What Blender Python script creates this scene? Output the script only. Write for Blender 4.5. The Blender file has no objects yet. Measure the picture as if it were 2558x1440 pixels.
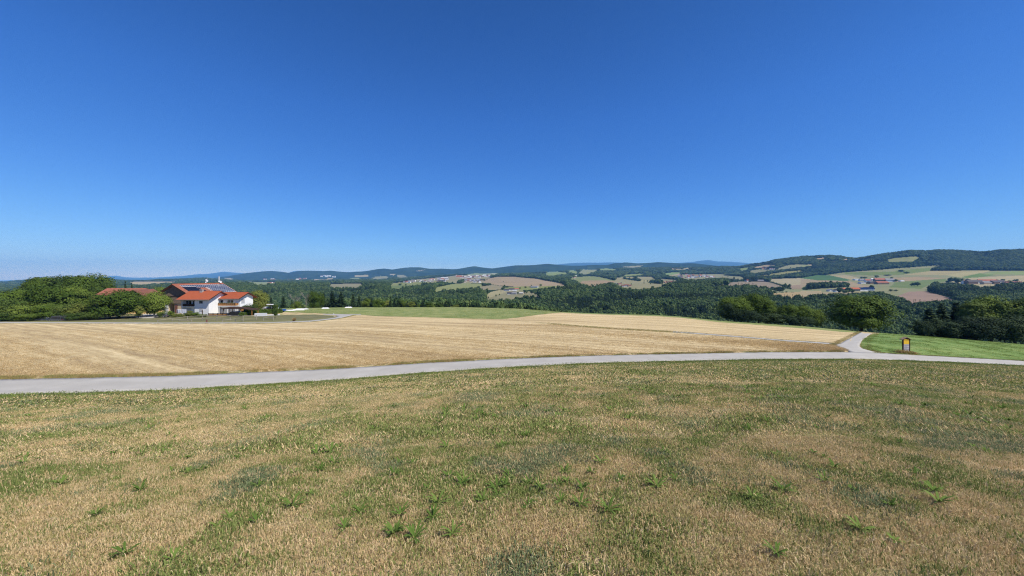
import bpy, math, random
import numpy as np
from mathutils import Vector

sc = bpy.context.scene
COL = sc.collection
rng = np.random.default_rng(7)
random.seed(7)

# ------------------------------------------------------------------ camera, sky, sun, exposure
F, CX, HY = 924.0, 1279.0, 692.0            # focal length and horizon of the photograph (its own pixels)
cd = bpy.data.cameras.new('camera'); cam = bpy.data.objects.new('camera', cd); COL.objects.link(cam)
cam.location = (0, 0, 0); cam.rotation_euler = (math.pi / 2, 0, 0)
cd.sensor_width = 36; cd.lens = F / 2558 * 36; cd.shift_y = -(720 - HY) / 2558
cd.clip_start = 0.05; cd.clip_end = 90000
sc.camera = cam
SUN_AZ = math.atan2(0.88, -0.47)            # clockwise from the view direction
SUN_EL = math.radians(54)
w = bpy.data.worlds.new('World'); sc.world = w; w.use_nodes = True
nt = w.node_tree; bg = nt.nodes['Background']
sky = nt.nodes.new('ShaderNodeTexSky'); sky.sky_type = 'NISHITA'; sky.sun_disc = False
sky.sun_elevation = SUN_EL; sky.sun_rotation = SUN_AZ
sky.altitude = 300; sky.air_density = 0.6; sky.dust_density = 0.0; sky.ozone_density = 3.0
sp = nt.nodes.new('ShaderNodeSeparateColor'); cb = nt.nodes.new('ShaderNodeCombineColor'); nt.links.new(sky.outputs[0], sp.inputs[0])
for ch, (gain, power) in enumerate(((0.98, 1.42), (0.95, 1.03), (1.10, 0.77))):     # the camera's deep blue, the same over the whole sky
    k = 0.119
    m1 = nt.nodes.new('ShaderNodeMath'); m1.operation = 'MULTIPLY'; m1.inputs[1].default_value = k
    m2 = nt.nodes.new('ShaderNodeMath'); m2.operation = 'POWER'; m2.inputs[1].default_value = power
    m3 = nt.nodes.new('ShaderNodeMath'); m3.operation = 'MULTIPLY'; m3.inputs[1].default_value = gain / 0.157
    nt.links.new(sp.outputs[ch], m1.inputs[0]); nt.links.new(m1.outputs[0], m2.inputs[0]); nt.links.new(m2.outputs[0], m3.inputs[0]); nt.links.new(m3.outputs[0], cb.inputs[ch])
tcw = nt.nodes.new('ShaderNodeTexCoord'); spz = nt.nodes.new('ShaderNodeSeparateXYZ'); nt.links.new(tcw.outputs['Generated'], spz.inputs[0])
rz = nt.nodes.new('ShaderNodeValToRGB'); nt.links.new(spz.outputs['Z'], rz.inputs[0])     # darker towards the zenith, as a clear dry sky is
while len(rz.color_ramp.elements) < 5: rz.color_ramp.elements.new(.5)
for el_, (p_, c_) in zip(rz.color_ramp.elements, ((0, (.83, .83, .83)), (.2, (.81, .82, .95)), (.38, (.82, .825, .96)), (.6, (.70, .67, .74)), (1, (.58, .55, .62)))): el_.position = p_; el_.color = (*c_, 1)
mz = nt.nodes.new('ShaderNodeMix'); mz.data_type = 'RGBA'; mz.blend_type = 'MULTIPLY'; mz.inputs[0].default_value = 1; nt.links.new(cb.outputs[0], mz.inputs[6]); nt.links.new(rz.outputs[0], mz.inputs[7])
vz = nt.nodes.new('ShaderNodeVectorMath'); vz.operation = 'SCALE'; vz.inputs['Scale'].default_value = 1.2; nt.links.new(mz.outputs[2], vz.inputs[0]); nt.links.new(vz.outputs[0], bg.inputs[0])
bg.inputs[1].default_value = 0.10
sd = bpy.data.lights.new('sun', 'SUN'); sd.energy = 4.2; sd.angle = math.radians(0.5); sd.color = (1, 0.95, 0.87)
so = bpy.data.objects.new('sun', sd); COL.objects.link(so)
sv = Vector((math.sin(SUN_AZ) * math.cos(SUN_EL), math.cos(SUN_AZ) * math.cos(SUN_EL), math.sin(SUN_EL)))
so.rotation_euler = sv.to_track_quat('Z', 'Y').to_euler(); so.location = (0, 0, 60)
vs = sc.view_settings
vs.view_transform = 'Standard'; vs.look = 'None'; vs.gamma = 1; vs.use_curve_mapping = False; vs.exposure = 0.65
cy = sc.cycles
cy.max_bounces = 5; cy.diffuse_bounces = 2; cy.glossy_bounces = 2; cy.transmission_bounces = 2
cy.volume_bounces = 1; cy.transparent_max_bounces = 4; cy.use_denoising = True; cy.denoiser = 'OPENIMAGEDENOISE'; cy.denoising_prefilter = 'NONE'; cy.denoising_input_passes = 'RGB_ALBEDO_NORMAL'; cy.filter_width = 1.15
HAZE_DENSITY = 5.2e-5
HAZE_COLOR = (0.17, 0.45, 1.0)

# ------------------------------------------------------------------ numbers
def fade(t): return t * t * (3 - 2 * t)
def _hash(i, j, s):
    h = (i * 374761393 + j * 668265263 + s * 974634777) & 0xffffffff
    h = ((h ^ (h >> 13)) * 1274126177) & 0xffffffff
    return ((h ^ (h >> 16)) & 0xffff) / 65535.0
def vnoise(x, y, s=0):
    x = np.asarray(x, float); y = np.asarray(y, float)
    i = np.floor(x).astype(np.int64); j = np.floor(y).astype(np.int64); a = fade(x - i); b = fade(y - j)
    return (_hash(i, j, s) * (1 - a) + _hash(i + 1, j, s) * a) * (1 - b) + (_hash(i, j + 1, s) * (1 - a) + _hash(i + 1, j + 1, s) * a) * b
def fbm(x, y, s=0, o=4):
    r = 0; k = 0.5; t = 0
    for q in range(o):
        r = r + k * vnoise(np.asarray(x) * 2 ** q, np.asarray(y) * 2 ** q, s + q); t += k; k *= .5
    return r / t

# ------------------------------------------------------------------ the lie of the land: height profiles along lines of bearing
U0, U1, NU = (-420 - CX) / F, (2980 - CX) / F, 1361
UG = np.linspace(U0, U1, NU)
PXG = CX + F * UG
def ctl(tab):                                # (bearing px, elevation px, distance) -> distance and height on the bearing grid
    t = np.array(tab, float)
    Y = np.interp(PXG, t[:, 0], t[:, 2]); z = -(np.interp(PXG, t[:, 0], t[:, 1]) - HY) / F * Y
    return Y, z
def smooth(a, n):
    if n < 2: return a
    k = np.hanning(n + 2)[1:-1]; k /= k.sum()
    return np.convolve(np.pad(a, n, mode='edge'), k, 'same')[n:-n]
ROAD_N = [(-420, 1006, 22.5), (0, 988, 26), (430, 974.5, 29.5), (860, 948, 33), (1060, 931.5, 34.7), (1280, 917, 36.5), (1500, 907, 38.3), (1700, 902.5, 40), (1900, 898, 41.5), (2140, 897, 43), (2300, 902, 44.7), (2558, 914, 47), (2980, 936, 51)]
ROAD_F = [(-420, 962, 26.5), (0, 950, 30), (430, 941, 33.2), (860, 922, 36.8), (1060, 908.5, 38.5), (1280, 897.5, 40.3), (1500, 889.5, 42.1), (1700, 885.5, 43.8), (1900, 881.5, 45.3), (2140, 880.5, 46.8), (2300, 889, 48.3), (2558, 903, 50.6), (2980, 924, 54.5)]
MID = [(-420, 805, 104), (0, 806, 104), (600, 808, 103), (700, 806.5, 106), (800, 801, 114), (870, 791, 126), (1000, 792, 124), (1180, 797, 113), (1400, 800, 100), (1700, 810, 90), (2000, 832, 76), (2140, 850, 63), (2300, 862, 58), (2558, 881, 61), (2980, 905, 62)]
CREST = [(-420, 776, 165), (640, 776, 160), (700, 771.5, 172), (870, 768.5, 192), (1160, 768, 196), (1300, 772, 185), (1400, 780, 162), (1500, 784, 142), (1640, 788, 130), (1700, 792, 122), (1800, 802.5, 112), (2000, 815.5, 103), (2140, 828.5, 97), (2300, 840, 86), (2558, 862, 80), (2980, 884, 76)]
VAL = [(-420, 790, 500), (0, 790, 520), (640, 775, 620), (870, 773, 660), (1160, 772, 580), (1400, 783, 470), (1700, 795, 385), (2000, 819, 330), (2300, 843, 300), (2558, 866, 280), (2980, 890, 270)]
TOPB = [(-420, 738, 1500), (0, 734, 1500), (640, 716, 1500), (810, 720, 1500), (925, 719, 1400), (1000, 723, 1300), (1085, 730, 1150), (1150, 745, 900), (1215, 757, 760), (1300, 752, 770), (1360, 742, 850), (1420, 730, 1000), (1500, 724, 1100), (1600, 726, 1050), (1700, 718, 1100), (1785, 716, 1100), (1850, 720, 1000), (1930, 746, 770), (2000, 747, 720), (2060, 744, 720), (2120, 749, 680), (2200, 757, 640), (2300, 759, 640), (2400, 758, 650), (2480, 745, 700), (2558, 735, 760), (2980, 735, 760)]
UP1 = [(-420, 722, 2300), (0, 720, 2300), (450, 711, 2600), (640, 711, 2600), (810, 709.5, 2400), (925, 709, 2300), (1000, 711, 2200), (1085, 708, 2000), (1250, 713, 1700), (1330, 716, 1500), (1420, 706, 1900), (1560, 713, 1600), (1700, 703, 1900), (1785, 705, 1700), (1850, 704, 1650), (1945, 715, 1300), (2060, 713, 1250), (2200, 713, 1250), (2400, 714, 1200), (2558, 708, 1200), (2980, 706, 1200)]
UP2 = [(-420, 716, 3200), (0, 714, 3200), (300, 706, 3400), (450, 704.5, 3500), (560, 706, 3500), (640, 708, 3500), (810, 704, 3800), (925, 704, 3700), (1000, 702, 3500), (1085, 699, 3200), (1250, 692.5, 2900), (1330, 694, 2800), (1420, 691, 3000), (1560, 694, 2700), (1700, 690, 3000), (1785, 692, 2700), (1850, 691, 2500), (1945, 692, 2100), (2060, 690, 2000), (2200, 684, 1850), (2400, 679, 1800), (2558, 677, 1750), (2980, 675, 1750)]
RIDGE = [(-420, 715, 4200), (0, 708, 4200), (60, 702.5, 4200), (100, 699.5, 4300), (280, 700.5, 5000), (330, 704, 5000), (370, 704, 5000), (390, 700.5, 5000), (450, 699.5, 5000), (510, 697, 5000), (560, 700.5, 4900), (602, 704, 4800), (700, 701.5, 5600), (800, 700, 5600), (900, 699, 5500), (1000, 695, 5500), (1085, 691, 5400), (1150, 688, 5000), (1250, 687, 4700), (1330, 684, 4700), (1420, 679, 5000), (1480, 675, 5300), (1560, 672.5, 5200), (1620, 671.5, 5000), (1700, 671, 4800), (1780, 669.5, 4500), (1806, 668, 4400), (1844, 669.5, 4000), (1884, 663.5, 3700), (1908, 660.5, 3600), (1939, 653, 3500), (1978, 648.5, 3400), (2010, 645.5, 3400), (2049, 643.5, 3300), (2072, 642.5, 3200), (2098, 645.5, 3100), (2122, 649, 3000), (2140, 650, 2850), (2196, 641, 2700), (2273, 631.5, 2550), (2303, 632, 2550), (2312, 634, 2550), (2340, 631.5, 2500), (2393, 632, 2500), (2447, 634.5, 2450), (2480, 633, 2450), (2502, 629.5, 2400), (2558, 629, 2400), (2700, 622, 2400), (2980, 625, 2400)]
RIDGE2 = [(-420, 706, 9500), (500, 700, 9500), (532, 695.4, 9500), (567, 691, 9500), (614, 683, 9500), (640, 680, 9500), (677, 677.3, 9500), (708, 680, 9500), (720, 682, 9500), (750, 677.3, 9500), (775, 677, 9500), (802, 678, 9500), (827, 677, 9500), (865, 680.4, 9500), (908, 678.7, 9300), (941, 673, 9200), (958, 671, 9100), (980, 673.8, 9000), (1007, 669.9, 9000), (1026, 667.8, 9000), (1048, 668.3, 9000), (1070, 671.4, 9000), (1101, 671.9, 9000), (1132, 673, 8800), (1145, 672.2, 8700), (1184, 665.2, 8500), (1210, 669.4, 8400), (1229, 671, 8300), (1249, 668.8, 8200), (1288, 663.2, 8000), (1312, 663.6, 8000), (1338, 662.5, 8000), (1367, 659.7, 8000), (1388, 661.7, 8000), (1430, 664.5, 8000), (1488, 662.8, 8000), (1519, 663.4, 8000), (1535, 658.9, 8000), (1563, 656.3, 8000), (1589, 658.5, 8000), (1613, 657.8, 8000), (1644, 655.5, 7800), (1674, 657.3, 7500), (1700, 658.8, 7300), (1725, 657.6, 7200), (1744, 659.3, 7000), (1783, 664, 6800), (1806, 667, 6600), (1844, 669.8, 6500), (1900, 672, 6500), (2980, 672, 6500)]
RIDGE3 = [(-420, 702, 28000), (0, 701, 28000), (200, 699, 28000), (263, 692, 28000), (288, 688.6, 28000), (312, 693, 28000), (337, 694, 28000), (395, 693.5, 28000), (450, 690.5, 28000), (496, 685.3, 28000), (518, 684.8, 28000), (558, 679.4, 28000), (579, 681.2, 28000), (608, 683, 28000), (700, 688, 28000), (735, 678, 28000), (750, 677, 28000), (800, 684, 28000), (1000, 684, 28000), (1300, 672, 28000), (1394, 662, 28000), (1425, 659.4, 28000), (1469, 657.8, 28000), (1495, 658.5, 28000), (1519, 657.4, 28000), (1547, 657.8, 28000), (1600, 664, 28000), (1690, 659, 28000), (1728, 657, 28000), (1752, 653.5, 28000), (1772, 651.9, 28000), (1791, 655.3, 28000), (1822, 656.1, 28000), (1861, 658.5, 28000), (1892, 661.6, 28000), (2000, 668, 28000), (2980, 680, 28000)]
KY, KZ = [], []
def addc(Y, z, n=1): KY.append(smooth(Y, n)); KZ.append(smooth(z, n))
rn = ctl(ROAD_N); rf = ctl(ROAD_F)
addc(np.zeros(NU), np.full(NU, -1.68))
sl = (-rn[1] - 1.68) / rn[0]
addc(rn[0] * .30, -1.68 - sl * rn[0] * .30 * .97, 81)
addc(rn[0] * .72, -1.68 - sl * rn[0] * .72 * .985, 61)
addc(*rn, 41); addc(*rf, 41)
m = ctl(MID); addc(*m, 31)
c = ctl(CREST); addc(*c, 15)
addc(c[0] + 22, c[1] / c[0] * (c[0] + 22) - 0.8, 15)
addc(c[0] + 75, c[1] / c[0] * (c[0] + 75) - 7, 31)
v = ctl(VAL); addc(v[0], v[1] - 17, 61)
addc(*ctl(TOPB), 25); addc(*ctl(UP1), 25); addc(*ctl(UP2), 25)
r1 = ctl(RIDGE); far_r = smooth(r1[0], 9); r1z = smooth(r1[1], 5)
addc(far_r, r1z); addc(far_r * 1.22, (r1z / far_r - .010) * far_r * 1.22, 15)
r2 = ctl([(a, b_, d * .95) for a, b_, d in RIDGE2])
addc(smooth(r2[0] * .84, 41), np.minimum(smooth(r2[1], 61) * .45 - 40, r2[1] - 30), 41); addc(r2[0], smooth(r2[1], 5)); addc(r2[0] * 1.25, r2[1] - 160, 41)
r3 = ctl(RIDGE3); addc(r3[0], smooth(r3[1], 7)); addc(r3[0] * 1.25, r3[1] - 500, 21)
KY = np.array(KY); KZ = np.array(KZ)
for k in range(1, len(KY)): KY[k] = np.maximum(KY[k], KY[k - 1] + 1.0)
HK = np.diff(KY, axis=0); DK = np.diff(KZ, axis=0) / HK     # monotone cubic slopes
MK = np.zeros_like(KY); MK[0] = DK[0]; MK[-1] = DK[-1]
for k in range(1, len(KY) - 1):
    a, b = DK[k - 1], DK[k]; w1 = 2 * HK[k] + HK[k - 1]; w2 = HK[k] + 2 * HK[k - 1]
    with np.errstate(divide='ignore', invalid='ignore'):
        MK[k] = np.where(a * b > 0, (w1 + w2) / (w1 / a + w2 / b), 0)
def H(X, Y, rough=True):
    X = np.asarray(X, float); Y = np.asarray(Y, float); sh = np.broadcast(X, Y).shape
    X = np.broadcast_to(X, sh).ravel(); Y = np.broadcast_to(Y, sh).ravel()
    Yc = np.maximum(Y, 0.0)
    u = np.clip(X / np.maximum(Yc, 6.0), U0, U1 - 1e-6)
    f = (u - U0) / (U1 - U0) * (NU - 1); i = np.floor(f).astype(int); fr = f - i
    ky = KY[:, i] * (1 - fr) + KY[:, i + 1] * fr; kz = KZ[:, i] * (1 - fr) + KZ[:, i + 1] * fr; mk = MK[:, i] * (1 - fr) + MK[:, i + 1] * fr
    n = len(ky); s = np.clip((ky <= Yc).sum(0) - 1, 0, n - 2); c_ = np.arange(len(Yc))
    y0 = ky[s, c_]; h = ky[s + 1, c_] - y0; t = np.clip((Yc - y0) / h, 0, 1.2)
    z = (1 + 2 * t) * (1 - t) ** 2 * kz[s, c_] + t * (1 - t) ** 2 * h * mk[s, c_] + t * t * (3 - 2 * t) * kz[s + 1, c_] + t * t * (t - 1) * h * mk[s + 1, c_]
    z = z + np.where(Y < 0, -Y * 0.05, 0)
    return z.reshape(sh)
_YS = np.concatenate([np.linspace(1, 260, 2600), np.geomspace(260.5, 30000, 2200)])
def hit(px, py, ymin=1.0):                   # where the line of sight of a picture point meets the land
    u = (px - CX) / F; z = H(u * _YS, _YS); q = HY - F * z / _YS
    ok = np.nonzero((q <= py) & (_YS >= ymin))[0]
    k = ok[0] if len(ok) else len(_YS) - 1
    Y = _YS[k]
    if k > 0 and q[k - 1] > py:
        t = (q[k - 1] - py) / max(q[k - 1] - q[k], 1e-9); Y = _YS[k - 1] + t * (_YS[k] - _YS[k - 1])
    return u * Y, Y
def proj(X, Y, Z): return CX + F * X / Y, HY - F * Z / Y

# ------------------------------------------------------------------ materials
DIM = 0.78
def new_mat(name):
    m_ = bpy.data.materials.new(name); m_.use_nodes = True
    b = m_.node_tree.nodes['Principled BSDF']; b.inputs['Specular IOR Level'].default_value = 0.2
    return m_, m_.node_tree, b
def ramp(t, fac, stops):
    r = t.nodes.new('ShaderNodeValToRGB'); e = r.color_ramp.elements
    while len(e) < len(stops): e.new(.5)
    for el, (p, c_) in zip(e, stops): el.position = p; el.color = (*[min(x * DIM, .82) for x in c_], 1)
    t.links.new(fac, r.inputs[0]); return r.outputs[0]
def noise(t, scale, detail=4, rough=.6, vec=None, dist=0):
    n = t.nodes.new('ShaderNodeTexNoise'); n.inputs['Scale'].default_value = scale; n.inputs['Detail'].default_value = detail
    n.inputs['Roughness'].default_value = rough; n.inputs['Distortion'].default_value = dist
    if vec is not None: t.links.new(vec, n.inputs['Vector'])
    return n.outputs['Fac']
def pos(t): return t.nodes.new('ShaderNodeNewGeometry').outputs['Position']
def objc(t): return t.nodes.new('ShaderNodeTexCoord').outputs['Object']
def mix(t, fac, a, b, mode='MIX'):
    n = t.nodes.new('ShaderNodeMix'); n.data_type = 'RGBA'; n.blend_type = mode
    for s, v_ in ((0, fac), (6, a), (7, b)):
        if hasattr(v_, 'is_output'): t.links.new(v_, n.inputs[s])
        else: n.inputs[s].default_value = v_ if s == 0 else (*v_, 1)
    return n.outputs[2]
def math_(t, op, a, b=0.0, clamp=False):
    n = t.nodes.new('ShaderNodeMath'); n.operation = op; n.use_clamp = clamp
    for s, v_ in ((0, a), (1, b)):
        if hasattr(v_, 'is_output'): t.links.new(v_, n.inputs[s])
        else: n.inputs[s].default_value = v_
    return n.outputs[0]
def mapr(t, v_, a, b, c_=0.0, d=1.0):
    n = t.nodes.new('ShaderNodeMapRange'); t.links.new(v_, n.inputs[0])
    for i, q in enumerate((a, b, c_, d)): n.inputs[i + 1].default_value = q
    return n.outputs[0]
def bump(t, b, h, strength, dist):
    n = t.nodes.new('ShaderNodeBump'); n.inputs['Strength'].default_value = strength; n.inputs['Distance'].default_value = dist
    t.links.new(h, n.inputs['Height']); t.links.new(n.outputs[0], b.inputs['Normal'])
def plain(name, col, rough=.7, var=.18, scale=3.0, spec=.2, metal=0):
    m_, t, b = new_mat(name)
    lo = tuple(x * (1 - var) for x in col); hi = tuple(min(1, x * (1 + var)) for x in col)
    t.links.new(ramp(t, noise(t, scale, 5, .65, objc(t)), [(.3, lo), (.7, hi)]), b.inputs['Base Color'])
    b.inputs['Roughness'].default_value = rough; b.inputs['Specular IOR Level'].default_value = spec; b.inputs['Metallic'].default_value = metal
    return m_
def leafy(name, a, b_, c_, transl=.25):
    m_, t, b = new_mat(name)
    oi = t.nodes.new('ShaderNodeObjectInfo').outputs['Random']
    n = noise(t, .9, 3, .6, pos(t)); f = math_(t, 'ADD', math_(t, 'MULTIPLY', n, .75), math_(t, 'MULTIPLY', oi, .55))
    colr = ramp(t, f, [(.3, a), (.62, b_), (.95, c_)])
    t.links.new(colr, b.inputs['Base Color']); b.inputs['Roughness'].default_value = .75; b.inputs['Specular IOR Level'].default_value = .12
    tr = t.nodes.new('ShaderNodeBsdfTranslucent'); t.links.new(colr, tr.inputs[0])
    mx = t.nodes.new('ShaderNodeMixShader'); mx.inputs[0].default_value = transl
    out = t.nodes['Material Output']
    t.links.new(b.outputs[0], mx.inputs[1]); t.links.new(tr.outputs[0], mx.inputs[2]); t.links.new(mx.outputs[0], out.inputs[0])
    return m_
M = {}
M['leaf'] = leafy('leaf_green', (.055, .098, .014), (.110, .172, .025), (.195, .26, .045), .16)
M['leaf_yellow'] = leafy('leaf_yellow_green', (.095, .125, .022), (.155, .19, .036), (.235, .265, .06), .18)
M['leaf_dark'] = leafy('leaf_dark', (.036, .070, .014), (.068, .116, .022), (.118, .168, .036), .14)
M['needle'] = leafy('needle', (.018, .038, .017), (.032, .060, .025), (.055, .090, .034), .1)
M['wood_leaf'] = leafy('woodland_leaf', (.040, .080, .028), (.076, .135, .044), (.165, .225, .075), .1)
M['bark'] = plain('bark', (.09, .07, .05), .9, .4, 6)
M['dead_bark'] = plain('dead_bark', (.30, .28, .25), .9, .2, 6)
def grass_mat(name, lo, mid_, hi):
    m_, t, b = new_mat(name)
    oi = t.nodes.new('ShaderNodeObjectInfo').outputs['Random']
    n = noise(t, 30, 2, .6, pos(t)); f = math_(t, 'ADD', math_(t, 'MULTIPLY', n, .6), math_(t, 'MULTIPLY', oi, .6))
    colr = ramp(t, f, [(.2, lo), (.6, mid_), (1, hi)])
    t.links.new(colr, b.inputs['Base Color']); b.inputs['Roughness'].default_value = .8; b.inputs['Specular IOR Level'].default_value = .08
    tr = t.nodes.new('ShaderNodeBsdfTranslucent'); t.links.new(colr, tr.inputs[0])
    mx = t.nodes.new('ShaderNodeMixShader'); mx.inputs[0].default_value = .25; out = t.nodes['Material Output']
    t.links.new(b.outputs[0], mx.inputs[1]); t.links.new(tr.outputs[0], mx.inputs[2]); t.links.new(mx.outputs[0], out.inputs[0])
    return m_
M['g_dry'] = grass_mat('dry_grass', (.60, .425, .215), (.80, .60, .325), (.92, .74, .46))
M['g_olive'] = grass_mat('olive_grass', (.32, .30, .105), (.45, .41, .155), (.59, .52, .235))
M['g_green'] = grass_mat('green_grass', (.16, .205, .055), (.245, .305, .088), (.34, .39, .135))
M['g_blue'] = grass_mat('bluish_grass', (.16, .205, .10), (.235, .285, .14), (.32, .36, .19))
M['g_weed'] = grass_mat('weed_leaf', (.085, .15, .028), (.135, .22, .044), (.21, .29, .07))
M['g_verge'] = grass_mat('verge_grass', (.15, .225, .042), (.235, .325, .065), (.33, .41, .10))
M['g_stalk'] = grass_mat('dry_stalk', (.34, .24, .10), (.48, .35, .15), (.60, .46, .22))
M['straw'] = grass_mat('straw', (.40, .27, .11), (.55, .39, .18), (.68, .52, .28))
# meadow soil under the grass
m_, t, b = new_mat('meadow'); M['meadow'] = m_; P = pos(t)
cA = ramp(t, noise(t, 5, 6, .7, P), [(.3, (.48, .34, .19)), (.5, (.68, .50, .30)), (.7, (.84, .65, .42))])
cB = ramp(t, noise(t, 7, 6, .7, P), [(.3, (.18, .195, .065)), (.55, (.27, .275, .095)), (.75, (.40, .36, .16))])
fa = math_(t, 'ADD', math_(t, 'MULTIPLY', noise(t, .35, 5, .65, P), .6), math_(t, 'MULTIPLY', noise(t, 1.7, 5, .7, P), .5))
t.links.new(mix(t, mapr(t, fa, .46, .64), cA, cB), b.inputs['Base Color']); b.inputs['Roughness'].default_value = .9
bump(t, b, noise(t, 25, 5, .7, P), .9, .05)
# stubble: straw rows across the slope
def stubble(name, lo, mid_, hi):
    m_, t, b = new_mat(name); P = pos(t)
    mp = t.nodes.new('ShaderNodeMapping'); mp.vector_type = 'POINT'; t.links.new(P, mp.inputs[0]); mp.inputs['Rotation'].default_value = (0, 0, math.atan2(.48, .88))
    sep = t.nodes.new('ShaderNodeSeparateXYZ'); t.links.new(mp.outputs[0], sep.inputs[0])
    cmb = t.nodes.new('ShaderNodeCombineXYZ'); t.links.new(math_(t, 'MULTIPLY', sep.outputs[0], .05), cmb.inputs[0]); t.links.new(sep.outputs[1], cmb.inputs[1])
    bandn = noise(t, .26, 3, .6, cmb.outputs[0]); fine = noise(t, 2.6, 5, .8, cmb.outputs[0])
    wig = math_(t, 'MULTIPLY', noise(t, .12, 3, .6, P), 9.0); rowl = math_(t, 'SINE', math_(t, 'ADD', math_(t, 'MULTIPLY', sep.outputs[1], 2.6), wig)); speck = noise(t, 2.2, 6, .85, P); big = noise(t, .05, 3, .5, P)
    f = math_(t, 'ADD', math_(t, 'ADD', math_(t, 'MULTIPLY', bandn, .40), math_(t, 'MULTIPLY', fine, .45)), math_(t, 'ADD', math_(t, 'MULTIPLY', speck, .6), math_(t, 'MULTIPLY', big, .15)))
    f = math_(t, 'ADD', f, math_(t, 'MULTIPLY', math_(t, 'MULTIPLY', rowl, noise(t, .4, 3, .6, P)), .085)); t.links.new(ramp(t, f, [(.67, lo), (.80, mid_), (.94, hi)]), b.inputs['Base Color']); b.inputs['Roughness'].default_value = .9
    bump(t, b, math_(t, 'ADD', noise(t, 8, 5, .8, P), fine), .8, .12)
    return m_
M['stubble'] = stubble('stubble', (.36, .265, .14), (.57, .44, .235), (.80, .65, .38))
def turf(name, lo, mid_, hi, s1=.25, s2=2.2, bs=.8):
    m_, t, b = new_mat(name); P = pos(t)
    f = math_(t, 'ADD', math_(t, 'MULTIPLY', noise(t, s1, 4, .6, P), .5), math_(t, 'MULTIPLY', noise(t, s2, 6, .8, P), .6))
    t.links.new(ramp(t, f, [(.44, lo), (.55, mid_), (.66, hi)]), b.inputs['Base Color']); b.inputs['Roughness'].default_value = .9
    bump(t, b, noise(t, s2 * 3, 5, .8, P), bs, .15)
    return m_
M['greenfield'] = turf('grass_field', (.14, .20, .055), (.225, .27, .085), (.36, .355, .145))
M['clover'] = turf('clover_field', (.10, .18, .035), (.165, .26, .06), (.30, .365, .12))
M['lawn'] = turf('dry_lawn', (.12, .125, .055), (.17, .168, .08), (.245, .22, .115))
M['lawnedge'] = turf('lawn_edge', (.16, .165, .06), (.22, .21, .085), (.29, .265, .12))
M['gravel'] = turf('farmyard_gravel', (.36, .34, .31), (.46, .44, .40), (.54, .52, .48))
m_, t, b = new_mat('road'); M['road'] = m_; P = pos(t)
base = ramp(t, math_(t, 'ADD', math_(t, 'MULTIPLY', noise(t, .5, 4, .6, P), .5), math_(t, 'MULTIPLY', noise(t, 14, 5, .8, P), .5)), [(.36, (.36, .35, .33)), (.5, (.46, .447, .42)), (.62, (.55, .535, .505))])
ac = t.nodes.new('ShaderNodeAttribute'); ac.attribute_name = 'across'
wt = math_(t, 'ADD', math_(t, 'MULTIPLY', math_(t, 'COSINE', math_(t, 'MULTIPLY', ac.outputs['Fac'], 12.566)), -.5), .5)
base = mix(t, math_(t, 'MULTIPLY', wt, mapr(t, noise(t, .35, 3, .6, P), .35, .65, .15, .55)), mix(t, .6, base, (.30, .285, .255)), base)
vo = t.nodes.new('ShaderNodeTexVoronoi'); vo.feature = 'DISTANCE_TO_EDGE'; vo.inputs['Scale'].default_value = .22
wv = t.nodes.new('ShaderNodeVectorMath'); wv.operation = 'ADD'; t.links.new(P, wv.inputs[0])
nz = t.nodes.new('ShaderNodeTexNoise'); nz.inputs['Scale'].default_value = .9; nz.inputs['Detail'].default_value = 4; t.links.new(P, nz.inputs['Vector'])
sc_ = t.nodes.new('ShaderNodeVectorMath'); sc_.operation = 'SCALE'; sc_.inputs['Scale'].default_value = 1.6; t.links.new(nz.outputs['Color'], sc_.inputs[0]); t.links.new(sc_.outputs[0], wv.inputs[1])
t.links.new(wv.outputs[0], vo.inputs['Vector'])
ck = math_(t, 'MULTIPLY', mapr(t, vo.outputs['Distance'], .0, .012, 1, 0), mapr(t, noise(t, .25, 2, .5, P), .5, .62))
t.links.new(mix(t, math_(t, 'MULTIPLY', ck, .0), base, (.17, .165, .16)), b.inputs['Base Color']); b.inputs['Roughness'].default_value = .85
bump(t, b, noise(t, 40, 4, .7, P), .3, .02)
# distant land: every field keeps its own crop colour in an attribute
def land(name):
    m_, t, b = new_mat(name); P = pos(t)
    at = t.nodes.new('ShaderNodeAttribute'); at.attribute_name = 'crop'
    f = math_(t, 'ADD', math_(t, 'MULTIPLY', noise(t, .012, 4, .6, P), .6), math_(t, 'MULTIPLY', noise(t, .09, 5, .7, P), .5))
    v_ = ramp(t, f, [(.38, (.78, .82, .76)), (.55, (1, 1, 1)), (.7, (1.05, 1.04, 1.02))])
    t.links.new(mix(t, 1.0, at.outputs['Color'], v_, 'MULTIPLY'), b.inputs['Base Color']); b.inputs['Roughness'].default_value = .95; b.inputs['Specular IOR Level'].default_value = .05
    return m_
M['land'] = land('far_field')
m_, t, b = new_mat('far_wood'); M['farwood'] = m_; P = pos(t)
f = math_(t, 'ADD', math_(t, 'MULTIPLY', noise(t, .0035, 4, .6, P), .5), math_(t, 'MULTIPLY', noise(t, .035, 5, .75, P), .6))
t.links.new(ramp(t, f, [(.4, (.014, .032, .014)), (.55, (.028, .054, .022)), (.7, (.054, .084, .032))]), b.inputs['Base Color']); b.inputs['Roughness'].default_value = 1; b.inputs['Specular IOR Level'].default_value = 0
bump(t, b, noise(t, .05, 4, .7, P), 1.0, 14)

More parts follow.
